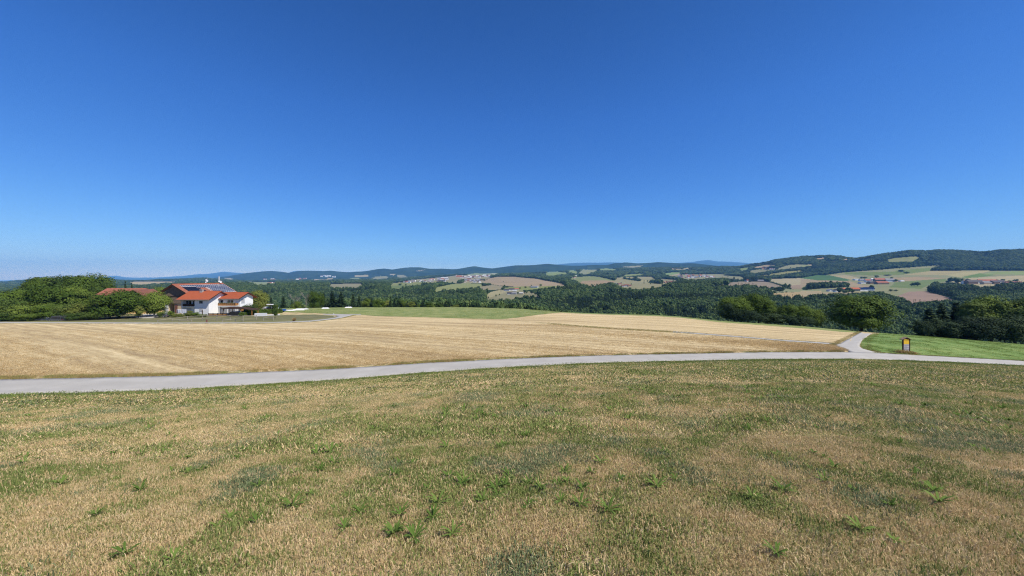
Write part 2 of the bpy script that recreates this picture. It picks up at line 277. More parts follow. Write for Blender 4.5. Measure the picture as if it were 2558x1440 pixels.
# ------------------------------------------------------------------ mesh helpers
def new_obj(name, V, Fc, mat=None, parent=None, smooth_=False, loc=(0, 0, 0)):
    me = bpy.data.meshes.new(name)
    V = np.asarray(V, np.float32).reshape(-1, 3)
    if isinstance(Fc, np.ndarray) and Fc.ndim == 2:
        n, k = Fc.shape
        me.vertices.add(len(V)); me.vertices.foreach_set('co', V.ravel())
        me.loops.add(n * k); me.loops.foreach_set('vertex_index', Fc.astype(np.int32).ravel())
        me.polygons.add(n); me.polygons.foreach_set('loop_start', np.arange(0, n * k, k, dtype=np.int32)); me.polygons.foreach_set('loop_total', np.full(n, k, np.int32))
        me.update(calc_edges=True)
    else: me.from_pydata(V.tolist(), [], Fc); me.update()
    if mat is not None: me.materials.append(M[mat] if isinstance(mat, str) else mat)
    if smooth_: me.polygons.foreach_set('use_smooth', np.ones(len(me.polygons), bool))
    o = bpy.data.objects.new(name, me); COL.objects.link(o); o.location = loc
    if parent is not None: o.parent = parent
    return o
def tag(o, label=None, category=None, group=None, kind=None):
    for k, v_ in (('label', label), ('category', category), ('group', group), ('kind', kind)):
        if v_: o[k] = v_
    return o
def empty(name, loc, rz=0, **kw):
    o = bpy.data.objects.new(name, None); COL.objects.link(o); o.location = loc; o.rotation_euler = (0, 0, rz); o.empty_display_size = .3
    return tag(o, **kw)
class MB:
    def __init__(s): s.v = []; s.f = []
    def add(s, V, Fc):
        n = len(s.v); s.v += [tuple(map(float, p)) for p in V]; s.f += [[i + n for i in q] for q in Fc]; return s
    def box(s, x0, x1, y0, y1, z0, z1):
        return s.add([(x0, y0, z0), (x1, y0, z0), (x1, y1, z0), (x0, y1, z0), (x0, y0, z1), (x1, y0, z1), (x1, y1, z1), (x0, y1, z1)],
                     [(0, 3, 2, 1), (4, 5, 6, 7), (0, 1, 5, 4), (1, 2, 6, 5), (2, 3, 7, 6), (3, 0, 4, 7)])
    def prism(s, poly, y0, y1, axis='y'):      # poly of (a, z), pushed along y (or x)
        n = len(poly)
        V = [(a, y0, z) if axis == 'y' else (y0, a, z) for a, z in poly] + [(a, y1, z) if axis == 'y' else (y1, a, z) for a, z in poly]
        Fc = [list(range(n)), list(range(2 * n - 1, n - 1, -1))] + [(i, i + n, (i + 1) % n + n, (i + 1) % n) for i in range(n)]
        return s.add(V, Fc)
    def tube(s, p, q, r0, r1=None, n=6):
        p = Vector(p); q = Vector(q); r1 = r0 if r1 is None else r1; d = (q - p).normalized()
        a = d.orthogonal().normalized(); b_ = d.cross(a)
        V = []
        for c_, r in ((p, r0), (q, r1)):
            V += [tuple(c_ + (a * math.cos(k * 2 * math.pi / n) + b_ * math.sin(k * 2 * math.pi / n)) * r) for k in range(n)]
        return s.add(V, [(k, (k + 1) % n, (k + 1) % n + n, k + n) for k in range(n)] + [list(range(n - 1, -1, -1)), list(range(n, 2 * n))])
    def slab(s, quad, th):                      # a sloping quad given thickness downwards
        V = [tuple(p) for p in quad] + [(p[0], p[1], p[2] - th) for p in quad]
        return s.add(V, [(0, 1, 2, 3), (7, 6, 5, 4)] + [(i, i + 4, (i + 1) % 4 + 4, (i + 1) % 4) for i in range(4)])
    def lathe(s, prof, n=12, c=(0, 0, 0), axis='z'):
        V = []
        for r, h in prof:
            for k in range(n):
                a = k * 2 * math.pi / n; p = (r * math.cos(a), r * math.sin(a), h)
                if axis == 'x': p = (p[2], p[0], p[1])
                if axis == 'y': p = (p[0], p[2], p[1])
                V.append((p[0] + c[0], p[1] + c[1], p[2] + c[2]))
        Fc = [(i * n + k, i * n + (k + 1) % n, (i + 1) * n + (k + 1) % n, (i + 1) * n + k) for i in range(len(prof) - 1) for k in range(n)]
        return s.add(V, Fc + [list(range(n - 1, -1, -1)), list(range((len(prof) - 1) * n, len(prof) * n))])
    def build(s, name, mat, parent=None, smooth_=False): return new_obj(name, s.v, s.f, mat, parent, smooth_)
def grid_faces(nr, nc):
    i = np.arange(nr - 1)[:, None] * nc + np.arange(nc - 1)[None, :]
    return np.stack([i, i + 1, i + 1 + nc, i + nc], -1).reshape(-1, 4)
ORD = ['first', 'second', 'third', 'fourth', 'fifth', 'sixth', 'seventh', 'eighth', 'ninth', 'tenth', 'eleventh', 'twelfth', 'thirteenth', 'fourteenth', 'fifteenth', 'sixteenth', 'seventeenth', 'eighteenth', 'nineteenth', 'twentieth']
def nth(i):
    if i < 20: return ORD[i]
    n = i + 1; return str(n) + {1: 'st', 2: 'nd', 3: 'rd'}.get(n % 10 if n % 100 not in (11, 12, 13) else 0, 'th')

# ------------------------------------------------------------------ near ground
xs = np.concatenate([np.arange(-432, -60, 3.0), np.arange(-60, 60, 1.5), np.arange(60, 433, 3.0)]); ys = np.concatenate([np.arange(-30, 60, 1.5), np.arange(60, 275, 2.5)])
XX, YY = np.meshgrid(xs, ys)
ZZ = H(XX, YY)
o = new_obj('meadow', np.stack([XX, YY, ZZ], -1), grid_faces(len(ys), len(xs)), 'meadow', smooth_=True)
tag(o, 'dry patchy hillside meadow sloping down to the road', kind='structure')
def curve_px(pts, n, ymin=1.0):
    p = np.array(pts, float); d = np.concatenate([[0], np.cumsum(np.hypot(np.diff(p[:, 0]), np.diff(p[:, 1]) * 3))]); s = np.linspace(0, d[-1], n)
    q = np.stack([np.interp(s, d, p[:, 0]), np.interp(s, d, p[:, 1])], 1)
    return np.array([hit(a, b_, ymin) for a, b_ in q])
def strip(name, A, B, nc, off, mat, label, skirt=.12):
    tt = np.linspace(0, 1, nc)[None, :, None]
    Q = A[:, None, :] * (1 - tt) + B[:, None, :] * tt
    Z = H(Q[..., 0], Q[..., 1]) + off
    if skirt:
        Q = np.concatenate([Q[:, :1], Q, Q[:, -1:]], 1); Z = np.concatenate([Z[:, :1] - skirt, Z, Z[:, -1:] - skirt], 1); nc += 2
    o = new_obj(name, np.concatenate([Q, Z[..., None]], -1), grid_faces(len(A), nc), mat)
    tv = np.concatenate([[0], tt[0, :, 0], [1]]) if skirt else tt[0, :, 0]; at = o.data.attributes.new('across', 'FLOAT', 'POINT'); at.data.foreach_set('value', np.tile(tv, len(A)).astype(np.float32))
    return tag(o, label, kind='structure')
def by_tab(tab, pxs): t_ = np.array(tab); Y = np.interp(pxs, t_[:, 0], t_[:, 2]); return np.stack([(pxs - CX) / F * Y, Y], 1)
pxr = np.linspace(-420, 2980, 1100)
def yroad(tab, k): return np.interp(pxr, PXG, KY[k])
RN = np.stack([(pxr - CX) / F * yroad(0, 3), yroad(0, 3)], 1); RF = np.stack([(pxr - CX) / F * yroad(0, 4), yroad(0, 4)], 1)
wob = .10 * (fbm(pxr * .05, 0 * pxr, 3) - .5) * 2 + .10 * (fbm(pxr * .16, 0 * pxr, 13) - .5)
RN[:, 1] += wob; RF[:, 1] += .12 * (fbm(pxr * .06, 0 * pxr + 9, 5) - .5) * 2 + .12 * (fbm(pxr * .16, 0 * pxr + 9, 15) - .5)
strip('road', RN, RF, 8, .05, 'road', 'pale grey country lane crossing below the meadow')
# side road and junction (rows: left, right)
sl_ = [(2126, 882), (2121, 879.5), (2110, 874), (2098, 868.5), (2086, 864.5), (2092, 861.5), (2099, 859), (2115, 850), (2134, 840), (2146, 833.5), (2154, 829.5)]
sr_ = [(2250, 886.5), (2222, 884.4), (2190, 881), (2168, 876), (2153, 871.6), (2147, 866), (2148, 860), (2154, 850), (2168, 840), (2177, 834), (2183, 831)]
def rows(pts, n):
    p = np.array([hit(a, b_) for a, b_ in pts]); s = np.linspace(0, len(pts) - 1, n); k = np.arange(len(pts))
    return np.stack([np.interp(s, k, p[:, 0]), np.interp(s, k, p[:, 1])], 1)
A, B = rows(sl_, 60), rows(sr_, 60)
dA, dB = A[-1] - A[-6], B[-1] - B[-6]
A = np.concatenate([A, A[-1:] + dA * 2, A[-1:] + dA * 5]); B = np.concatenate([B, B[-1:] + dA * 2, B[-1:] + dA * 5])
SIDE_L, SIDE_R = A, B
strip('side_road', A, B, 8, .042, 'road', 'pale grey farm road running from the junction over the crest')
TRK = [(1365, 808.6), (1456, 816), (1535, 821.6), (1613, 826), (1700, 831), (1837, 841.6), (1946, 850.6), (2020, 855.5), (2100, 861)]
TA = curve_px([(a, b_ + 1.3 + max(0, (a - 1900) / 200)) for a, b_ in TRK], 80); TB = curve_px([(a, b_ - 1.2) for a, b_ in TRK], 80)
k0 = 34
strip('farm_track', TA[k0:], TB[k0:], 4, .046, 'road', 'narrow pale track between the two stubble fields')
LN = [(-420, 808), (0, 808.3), (400, 809.2), (640, 808.9), (700, 807.6), (774, 804.9), (816, 800.6), (851, 796), (872, 790.6), (884, 788)]
LU = [(-420, 804.5), (0, 804.8), (400, 806.6), (640, 806.4), (700, 804.8), (774, 801.6), (816, 796.9), (837, 794), (843.5, 791), (838, 788.6)]
LA, LB = rows(LN, 120), rows(LU, 120)
strip('farm_lane', LA, LB, 5, .046, 'road', 'pale lane curving round the lawn up to the farm')
strip('farm_lane', rows([(902, 787.6), (884, 788), (862, 788.4), (838, 788.6), (806, 786)], 40), rows([(902, 786.2), (884, 786), (862, 785.6), (838, 785.2), (806, 784.8)], 40), 4, .04, 'road', 'upper end of the pale lane turning back towards the farm')
# fields between two bearings: nearer and farther edge
def patch(name, pxs, near, far, off, mat, label, nr=40, frin=0):
    yn = np.interp(pxs, near[0], near[1]); yf = np.maximum(np.interp(pxs, far[0], far[1]), yn + .05)
    tt = np.linspace(0, 1, nr)[None, :]
    Y = yn[:, None] * (1 - tt) + yf[:, None] * tt; X = (pxs[:, None] - CX) / F * Y
    o = new_obj(name, np.stack([X, Y, H(X, Y) + off], -1), grid_faces(len(pxs), nr), mat, smooth_=True)
    return tag(o, label, kind='structure')
def pxY(P_): return CX + F * P_[:, 0] / P_[:, 1], P_[:, 1]
def edge(pts, n=200):
    P_ = curve_px(pts, n); return pxY(P_)
pr = np.interp(pxr, PXG, KY[4])
stub_near = (pxr, pr + .9 + .5 * fbm(pxr * .08, 0 * pxr, 4))
GB = [(884, 788.3), (940, 790.5), (1000, 792), (1090, 794.5), (1180, 797.3), (1250, 798.5), (1262, 798.6), (1300, 803.5)]
lane_n = pxY(LA)
ex1 = edge(GB)
ex2 = pxY(TA)
fx = np.concatenate([lane_n[0][:-1], ex1[0], ex2[0], [2122, 2128]]); fy = np.concatenate([lane_n[1][:-1] - .8, ex1[1], ex2[1] - .3, [50.5, 49.0]])
kk = np.argsort(fx); fx, fy = fx[kk], fy[kk]
jt = hit(2098, 868.5)
fx = np.append(fx[fx < 2085], [2098, 2112, 2122, 2128]); fy = np.append(fy[:len(fx) - 4], [hit(2094, 869)[1], hit(2108, 875)[1], hit(2119, 879)[1], 48.2])
patch('stubble_field', np.concatenate([np.linspace(-420, 2080, 260), np.linspace(2084, 2124, 20)]), stub_near, (fx, fy), .02, 'stubble', 'wide tan stubble field beyond the road', 60)
cy_ = np.interp(pxr, PXG, KY[6])
sL = pxY(SIDE_L)
f2px = np.linspace(1262, 2146, 200)
n2 = np.concatenate([[(1262, hit(1262, 799)[1]), (1310, hit(1310, 804)[1])], np.stack(pxY(TB), 1)])
n2 = n2[np.argsort(n2[:, 0])]
lim = sL; k_ = (lim[0] > 2099); o_ = np.argsort(lim[0][k_])
n2x = np.concatenate([n2[n2[:, 0] < 2090][:, 0], lim[0][k_][o_]]); n2y = np.concatenate([n2[n2[:, 0] < 2090][:, 1] + .3, lim[1][k_][o_] + .8])
FE = [(1262, 798.2), (1300, 793.5), (1350, 786.8), (1400, 781.5), (1455, 784.8), (1640, 790.5), (1700, 794.5), (1800, 806), (1900, 813), (2000, 820.5), (2100, 829.5), (2150, 832.2)]
e2 = edge(FE)
patch('stubble_field', f2px, (n2x, n2y), e2, .024, 'stubble', 'smaller tan stubble field between the track and the crest', 40)
gpx = np.linspace(700, 1420, 160)
gn = edge([(700, 779.5), (780, 782.5), (806, 783.8), (880, 785.6), (905, 787), (940, 790), (1000, 791.6), (1090, 794), (1180, 796.9), (1255, 798), (1300, 793), (1350, 786.3), (1402, 780.6), (1420, 780)])
patch('grass_field', gpx, gn, (pxr, cy_ + 25), .028, 'greenfield', 'pale green grass field along the crest', 40)
vpx = np.linspace(1385, 2150, 150)
cpx = np.linspace(2149, 2980, 160)
sR = pxY(SIDE_R); 
sRy = np.stack([np.interp(np.array([2149, 2152, 2160, 2170, 2184, 2200, 2230]), [0, 1], [0, 1])], 1)
cn = np.array([(2149, hit(2149, 862)[1]), (2154, hit(2154, 870.3)[1]), (2166, hit(2166, 874.6)[1]), (2190, hit(2190, 879.6)[1]), (2228, hit(2228, 884)[1])])
tailx = pxr[pxr > 2250]; taily = np.interp(tailx, PXG, KY[4]) + .4
cfar = np.array([(2149, hit(2149, 861)[1]), (2153, hit(2153, 853)[1]), (2160, hit(2160, 847)[1]), (2170, hit(2170, 841)[1]), (2180, hit(2180, 836)[1]), (2187, hit(2187, 833.4)[1]), (2196, 118), (2980, 118)])
patch('clover_field', cpx, (np.append(cn[:, 0], tailx), np.append(cn[:, 1], taily)), (cfar[:, 0], cfar[:, 1]), .03, 'clover', 'bright green clover field beside the information board', 40)
# verge of the crest behind the second stubble field stays grass
patch('crest_verge', vpx, e2, (pxr, cy_ + 14), .022, 'greenfield', 'grass strip along the crest behind the stubble', 10)
lu = pxY(LB); ln_sel = lu[0] < 840
lk = np.argsort(lu[0][ln_sel])
patch('lawn', np.linspace(-300, 842, 180), (lu[0][ln_sel][lk], lu[1][ln_sel][lk] + 4.0), (np.array([-300, 230, 640, 720, 790, 830, 842]), np.array([165, 140, 128, 134, 138, 132, 124])), .014, 'lawn', 'dry olive lawn in front of the farm', 20)
patch('lawn_edge', np.linspace(-300, 842, 180), (lu[0][ln_sel][lk], lu[1][ln_sel][lk] + .2), (lu[0][ln_sel][lk], lu[1][ln_sel][lk] + 4.2), .02, 'lawnedge', 'yellowish grass strip between lawn and lane', 6)
patch('farmyard', np.linspace(338, 450, 40), (np.array([338, 345, 380, 420, 450]), np.array([123, 119, 119.5, 127, 132])), (np.array([338, 360, 400, 450]), np.array([128, 137, 139, 139])), .03, 'gravel', 'pale gravel farmyard in front of the barn', 16)

# ------------------------------------------------------------------ distant land: which crop stands where
PX0, PX1, PY0, PY1 = -420, 2980, 600, 900
CW, CH = PX1 - PX0, PY1 - PY0
COVER = np.zeros((CH, CW), np.int16)          # 0 = woodland
CROPS = {'tan': (.285, .245, .145), 'pale': (.34, .30, .18), 'lgreen': (.20, .235, .095), 'green': (.135, .19, .065), 'dgreen': (.07, .135, .05), 'brown': (.255, .205, .14), 'mead': (.235, .235, .125), 'stub': (.36, .28, .16)}
ZOOM = {'2': (200, 670, 10.232), '3': (390, 670, 8.47), '4': (640, 640, 7.106), '5': (960, 630, 6.395), '6': (1300, 630, 6.395), '7': (1650, 610, 6.395), '8': (2000, 600, 4.584), 'p': (0, 0, 1)}
_gx, _gy = np.meshgrid(np.arange(CW) + PX0 + .5, np.arange(CH) + PY0 + .5)
def inside(px, py, poly):
    r = np.zeros(px.shape, bool); n = len(poly)
    for i in range(n):
        (x0, y0), (x1, y1) = poly[i], poly[(i + 1) % n]
        if y0 == y1: continue
        r ^= ((y0 > py) != (y1 > py)) & (px < (x1 - x0) * (py - y0) / (y1 - y0) + x0)
    return r
FIELDS = []
def field(zk, crop, pts, lab):
    ox, oy, s = ZOOM[zk]; poly = [(ox + a / s, oy + b_ / s) for a, b_ in pts]
    FIELDS.append((crop, lab)); x = [p[0] for p in poly]; y = [p[1] for p in poly]
    i0, i1 = max(0, int(min(y) - PY0) - 1), min(CH, int(max(y) - PY0) + 2); j0, j1 = max(0, int(min(x) - PX0) - 1), min(CW, int(max(x) - PX0) + 2)
    COVER[i0:i1, j0:j1][inside(_gx[i0:i1, j0:j1], _gy[i0:i1, j0:j1], poly)] = len(FIELDS) if crop else 0
NEARHILL = 'far field on the wooded hills to the left'
field('2', 'pale', [(1210, 400), (1290, 355), (1660, 345), (2558, 345), (2558, 358), (2180, 368), (1620, 440), (1400, 445), (1380, 425)], 'long pale field behind the farm roofs')
field('3', 'pale', [(0, 288), (440, 290), (430, 310), (0, 340)], 'long pale field behind the farm roofs')
field('3', 'pale', [(1440, 215), (1600, 215), (1640, 245), (1560, 255)], 'small pale field above the barn roof')
field('3', 'mead', [(1690, 285), (1900, 290), (2541, 300), (2541, 342), (2100, 345)], 'pale field strip behind the barn antennas')
field('4', 'mead', [(0, 490), (330, 480), (330, 502), (0, 518)], 'pale field strip behind the barn antennas')
field('4', 'pale', [(960, 430), (1060, 410), (1370, 405), (1360, 420), (1040, 432)], 'thin pale field on the wooded plateau')
field('4', 'lgreen', [(1650, 398), (1830, 400), (1830, 418), (1700, 412)], 'thin green field on the wooded plateau')
field('4', 'pale', [(1740, 345), (1990, 335), (2000, 365), (1760, 370)], 'pale field low on the blue hills')
field('4', 'mead', [(2030, 382), (2220, 358), (2340, 368), (2360, 400), (2080, 415)], 'pale field low on the blue hills')
field('4', 'pale', [(2370, 332), (2480, 320), (2450, 345)], 'pale field low on the blue hills')
field('4', 'mead', [(1210, 527), (1300, 500), (1700, 490), (2040, 490), (1980, 512), (1760, 568), (1340, 565), (1340, 540)], 'pale field clearing in the valley woods')
field('4', 'lgreen', [(2340, 582), (2430, 475), (2600, 470), (2600, 575), (2440, 588)], 'green field at the edge of the valley woods')
field('5', 'green', [(70, 582), (100, 540), (480, 520), (490, 550), (300, 570), (150, 592)], 'green field at the edge of the valley woods')
field('5', 'lgreen', [(150, 512), (330, 478), (600, 478), (760, 462), (1100, 462), (1100, 488), (1000, 495), (600, 522), (450, 535), (170, 527)], 'pale green field below the village')
field('5', 'stub', [(490, 545), (740, 515), (760, 525), (560, 556)], 'small bright stubble field below the village')
field('5', 'mead', [(200, 482), (500, 440), (850, 410), (1180, 372), (1700, 372), (1700, 405), (1600, 440), (1650, 500), (1150, 500), (1000, 470), (760, 470)], 'meadows round the ridge village')
field('5', 'pale', [(90, 355), (150, 350), (160, 375), (90, 370)], 'pale field on the blue hills')
field('5', 'mead', [(210, 362), (310, 365), (400, 410), (210, 415)], 'pale field on the blue hills')
field('5', 'pale', [(500, 302), (680, 280), (560, 307)], 'pale field on the blue hills')
field('5', 'lgreen', [(1290, 362), (1450, 340), (1600, 345), (1700, 365), (1350, 374)], 'pale green field above the village')
field('5', 'pale', [(1580, 347), (1830, 338), (1760, 367)], 'pale field above the village')
field('5', 'lgreen', [(785, 627), (840, 565), (1100, 510), (1300, 498), (1450, 505), (1570, 510), (1570, 560), (1480, 582), (1160, 592), (1160, 612), (960, 604), (820, 642)], 'broad green field below the village')
field('5', 'mead', [(1500, 582), (1560, 550), (1720, 520), (1900, 550), (1850, 602), (1600, 612)], 'meadow between the village and the hamlet')
field('p', 'tan', [(1208, 708), (1210, 698), (1241, 692.3), (1288, 692.3), (1343, 697), (1365, 702), (1400, 708), (1418, 714), (1400, 717), (1340, 717), (1290, 717), (1250, 714), (1225, 710)], 'wide tan field on the rounded hill right of the village')
field('p', 'lgreen', [(1262, 719), (1300, 716.5), (1420, 714.5), (1416, 718), (1360, 721.5), (1300, 726), (1255, 727)], 'green strip at the foot of the tan hill')
field('5', 'mead', [(1560, 742), (1700, 640), (1870, 600), (1960, 620), (2240, 610), (2350, 640), (2560, 704), (2440, 722), (2320, 738), (2260, 712), (1990, 772), (1630, 797), (1610, 752)], 'sloping meadow round the valley hamlet')
field('5', 'pale', [(1560, 742), (1700, 640), (1870, 604), (1960, 640), (1800, 690), (1640, 742)], 'pale strip at the upper edge of the sloping meadow')
field('6', 'lgreen', [(740, 442), (900, 400), (1100, 386), (1250, 395), (1400, 430), (1560, 465), (1560, 492), (1300, 522), (1100, 532), (960, 502), (880, 470)], 'green dome shaped field behind the woods')
field('6', 'tan', [(930, 502), (1000, 460), (1280, 452), (1500, 462), (1560, 482), (1400, 512), (1280, 527), (1130, 552), (990, 522)], 'tan lower half of the dome shaped field')
field('6', 'mead', [(1530, 412), (1700, 398), (2100, 398), (2160, 440), (2460, 448), (2600, 458), (2300, 520), (2310, 545), (1950, 600), (1700, 580), (1530, 550), (1500, 500)], 'meadows round the hamlet behind the woods')
field('6', 'tan', [(1800, 457), (2200, 440), (2540, 463), (2300, 492), (1980, 482)], 'tan field right of the hamlet')
field('6', 'lgreen', [(1560, 382), (1700, 358), (2000, 343), (2010, 362), (1640, 392)], 'thin green field between dark woods')
field('6', 'pale', [(2290, 352), (2558, 323), (2558, 392), (2400, 387)], 'pale field between dark woods')
field('6', 'lgreen', [(380, 372), (430, 318), (560, 313), (750, 330), (760, 352), (600, 367), (520, 382)], 'green field under the distant ridge')
field('6', 'lgreen', [(770, 290), (900, 300), (930, 330), (900, 347), (770, 327)], 'green field under the distant ridge')
field('6', 'mead', [(930, 332), (1000, 278), (1250, 280), (1180, 322), (1060, 357), (900, 352)], 'green field under the distant ridge')
field('6', 'lgreen', [(1260, 270), (1400, 262), (1590, 285), (1420, 297), (1280, 292)], 'green field under the distant ridge')
field('6', 'stub', [(2380, 264), (2558, 268), (2558, 280), (2440, 280)], 'thin pale field under the distant ridge')
field('6', 'mead', [(1620, 237), (1960, 213), (1990, 200), (1900, 242), (1800, 257)], 'pale fields on the blue hill')
field('7', 'lgreen', [(40, 472), (200, 453), (330, 453), (310, 472), (160, 502), (90, 502)], 'pale field left of the right hand village')
field('7', 'mead', [(150, 512), (300, 490), (540, 486), (850, 478), (1160, 488), (1010, 502), (1300, 522), (1370, 552), (1280, 567), (900, 547), (700, 567), (400, 582), (350, 547)], 'pale green meadows round the right hand village')
field('7', 'brown', [(-250, 560), (0, 552), (200, 570), (310, 592), (250, 614), (0, 602)], 'brown field below the right hand village')
field('7', 'stub', [(170, 398), (350, 398), (430, 378), (520, 400), (330, 410)], 'pale field at the foot of the ridge')
field('7', 'lgreen', [(1240, 392), (1430, 370), (1420, 402), (1300, 432)], 'green field at the foot of the wooded hill')
field('7', 'pale', [(1470, 372), (1700, 333), (1820, 333), (1850, 347), (1640, 372), (1520, 387)], 'pale field on the wooded hill')
field('7', 'mead', [(1430, 422), (1640, 400), (1720, 400), (1870, 400), (1900, 380), (2080, 330), (2290, 328), (2300, 362), (1900, 412), (1700, 432), (1520, 472), (1440, 452)], 'meadows on the wooded hill')
field('7', 'pale', [(2320, 330), (2420, 328), (2430, 347), (2330, 357)], 'pale field on the wooded hill')
field('7', 'lgreen', [(1580, 502), (1700, 488), (2000, 440), (2220, 423), (2300, 435), (2200, 447), (1900, 492), (1600, 517)], 'long thin green field between wood strips')
field('7', 'pale', [(2460, 237), (2580, 220), (2580, 247)], 'small field near the hill top')
field('8', 'mead', [(0, 445), (500, 370), (1480, 298), (1640, 285), (1650, 350), (2700, 350), (2700, 520), (2440, 500), (2100, 550), (1500, 505), (1440, 595), (1080, 670), (900, 610), (540, 640), (0, 660), (-150, 480)], 'patchwork of pale meadows below the wooded ridge')
field('7', 'brown', [(760, 652), (900, 630), (1300, 600), (1420, 605), (1620, 600), (1700, 605), (1900, 652), (1990, 700), (1990, 740), (1850, 702), (1700, 702), (1560, 695), (1440, 665), (1200, 660), (920, 674)], 'brown ploughed field above the valley woods')
field('7', 'pale', [(1720, 600), (1750, 570), (1770, 558), (2240, 545), (2580, 580), (2580, 606), (2200, 652), (2060, 668), (1840, 622)], 'pale stubble field right of the white farmhouse')
field('7', 'brown', [(2060, 668), (2200, 652), (2580, 608), (2580, 642), (2280, 672), (2250, 725), (2100, 725)], 'brown field beside the copse')
field('8', 'dgreen', [(0, 437), (200, 400), (340, 405), (600, 442), (540, 467), (200, 462)], 'dark green crop field under the wood')
field('7', 'mead', [(1980, 705), (2100, 725), (2260, 738), (2580, 742), (2580, 752), (1900, 778), (1690, 782), (1690, 750)], 'pale green meadow above the valley woods')
field('7', 'stub', [(1680, 845), (1720, 800), (1900, 780), (2200, 768), (2580, 750), (2580, 800), (2300, 850), (2130, 862), (2000, 880), (1890, 865), (1710, 865)], 'pale stubble field on the edge of the valley woods')
field('8', 'pale', [(340, 405), (520, 403), (660, 430), (580, 457)], 'small pale field under the wood')
field('8', 'green', [(500, 372), (1200, 360), (1200, 397), (800, 407), (520, 392)], 'green field along the foot of the wooded ridge')
field('8', 'green', [(1080, 352), (1480, 318), (1500, 340), (1480, 357), (1280, 382), (1100, 402)], 'green field in the gap of the wood')
field('8', 'tan', [(1150, 402), (1490, 353), (2180, 350), (1960, 427), (1660, 402), (1260, 397)], 'tan field in the middle of the patchwork')
field('8', 'stub', [(1660, 402), (1870, 368), (2190, 353), (1850, 427)], 'bright stubble field in the patchwork')
field('8', 'green', [(1840, 427), (2050, 380), (2240, 400), (1960, 442)], 'green field in the patchwork')
field('8', 'lgreen', [(2180, 365), (2700, 353), (2700, 400), (2100, 392)], 'pale green field under the right hand wood')
field('8', 'tan', [(1060, 432), (1400, 420), (1680, 442), (1500, 472), (1080, 482)], 'tan field right of the big farm')
field('8', 'green', [(1080, 482), (1660, 442), (1680, 472), (1480, 510), (1380, 560), (1000, 542), (1050, 522)], 'green field below the tan field')
field('8', 'tan', [(0, 442), (200, 462), (560, 472), (700, 512), (840, 522), (760, 545), (560, 535), (0, 535)], 'tan field left of the big farm')
field('8', 'brown', [(1080, 655), (1240, 592), (1440, 585), (1850, 700), (1700, 730), (1560, 735), (1230, 740), (1150, 690)], 'domed brown field above the valley woods')
field('8', 'stub', [(0, 580), (300, 602), (700, 590), (540, 655), (200, 630), (60, 675), (-20, 675)], 'pale stubble field in front of the solar roof farm')
field('8', 'pale', [(1960, 432), (2700, 400), (2700, 482), (2480, 522), (2100, 547), (1920, 542), (1860, 502), (1700, 482)], 'pale meadow round the right hand hamlet')
field('8', 'lgreen', [(980, 227), (1100, 203), (1340, 188), (1375, 195), (1280, 247), (1010, 252)], 'green clearing on the wooded ridge')
field('8', 'stub', [(1400, 157), (1530, 153), (1500, 167)], 'small tan field on the ridge top')
field('8', 'pale', [(160, 206), (300, 203), (280, 222), (180, 222)], 'small tan field on the hill top')
field('8', 'pale', [(460, 224), (560, 213), (540, 242)], 'small tan field on the hill top')
field('8', 'mead', [(0, 281), (130, 283), (40, 312), (0, 312)], 'meadow on the wooded hill')
field('8', 'pale', [(2430, 277), (2500, 280), (2480, 297)], 'small clearing on the right hand wood')
# woods standing in the fields
field('8', '', [(10, 557), (100, 500), (270, 480), (550, 492), (560, 540), (230, 557), (40, 575)], '')
field('8', '', [(1450, 562), (1465, 525), (1560, 492), (1900, 518), (2100, 545), (2400, 492), (2700, 505), (2700, 760), (1880, 705), (1450, 592)], '')
field('8', '', [(1480, 355), (1500, 320), (1640, 285), (2700, 275), (2700, 352), (1900, 350)], '')
field('5', '', [(1560, 548), (1580, 525), (1640, 500), (1705, 500), (1705, 530)], '')
field('5', '', [(590, 525), (600, 495), (760, 500), (900, 480), (1020, 490), (1000, 520), (760, 540)], '')
field('5', '', [(1160, 488), (1180, 450), (1270, 440), (1290, 480), (1260, 492)], '')
field('6', '', [(1635, 430), (1660, 408), (1790, 425), (1850, 405), (1930, 440), (1920, 470), (1780, 452)], '')
field('6', '', [(2040, 490), (2080, 460), (2150, 455), (2200, 435), (2270, 460), (2290, 500), (2230, 510), (2120, 500)], '')
NF = len(FIELDS)
def cover_at(px, py):
    j = np.clip((np.asarray(px) - PX0).astype(int), 0, CW - 1); i = np.clip((np.asarray(py) - PY0).astype(int), 0, CH - 1)
    return COVER[i, j]
# the sheet itself, fine rows where the photograph shows much
ROWS = []
seg = [(8, 9, 14), (9, 10, 100), (10, 11, 90), (11, 12, 84), (12, 13, 84), (13, 14, 8), (14, 15, 10), (15, 16, 36), (16, 17, 6), (17, 18, 16), (18, 19, 4)]
for a, b_, n in seg:
    for k in range(n): ROWS.append((a, b_, k / n))
ROWS.append((18, 19, 1.0))
pxh = np.arange(-420, 2981, 2.0); uh = (pxh - CX) / F
YR = []
for a, b_, t_ in ROWS:
    ya, yb = np.interp(pxh, PXG, KY[a]), np.interp(pxh, PXG, KY[b_]); YR.append(ya * (yb / ya) ** t_)
YR = np.array(YR); XR = uh[None, :] * YR; ZR = H(XR, YR)
def relief(X, Y):                             # rolling ground, stronger with distance
    return (fbm(X / 260, Y / 260, 11, 3) - .5) * np.clip((Y - 400) / 600, 0, 1) * np.clip(Y / 700, 1, 4) * 3.0
ZR = ZR + relief(XR, YR) - .4
def G(X, Y): return H(X, Y) + np.where(np.asarray(Y) > 270, relief(X, Y) - .4, 0)
nr, nc = YR.shape
pyr = HY - F * ZR / YR
fcs = grid_faces(nr, nc)
cpx_ = (pxh[None, :-1] + 1.0) * np.ones((nr - 1, 1)); cpy_ = (pyr[:-1, :-1] + pyr[1:, 1:] + pyr[:-1, 1:] + pyr[1:, :-1]) / 4
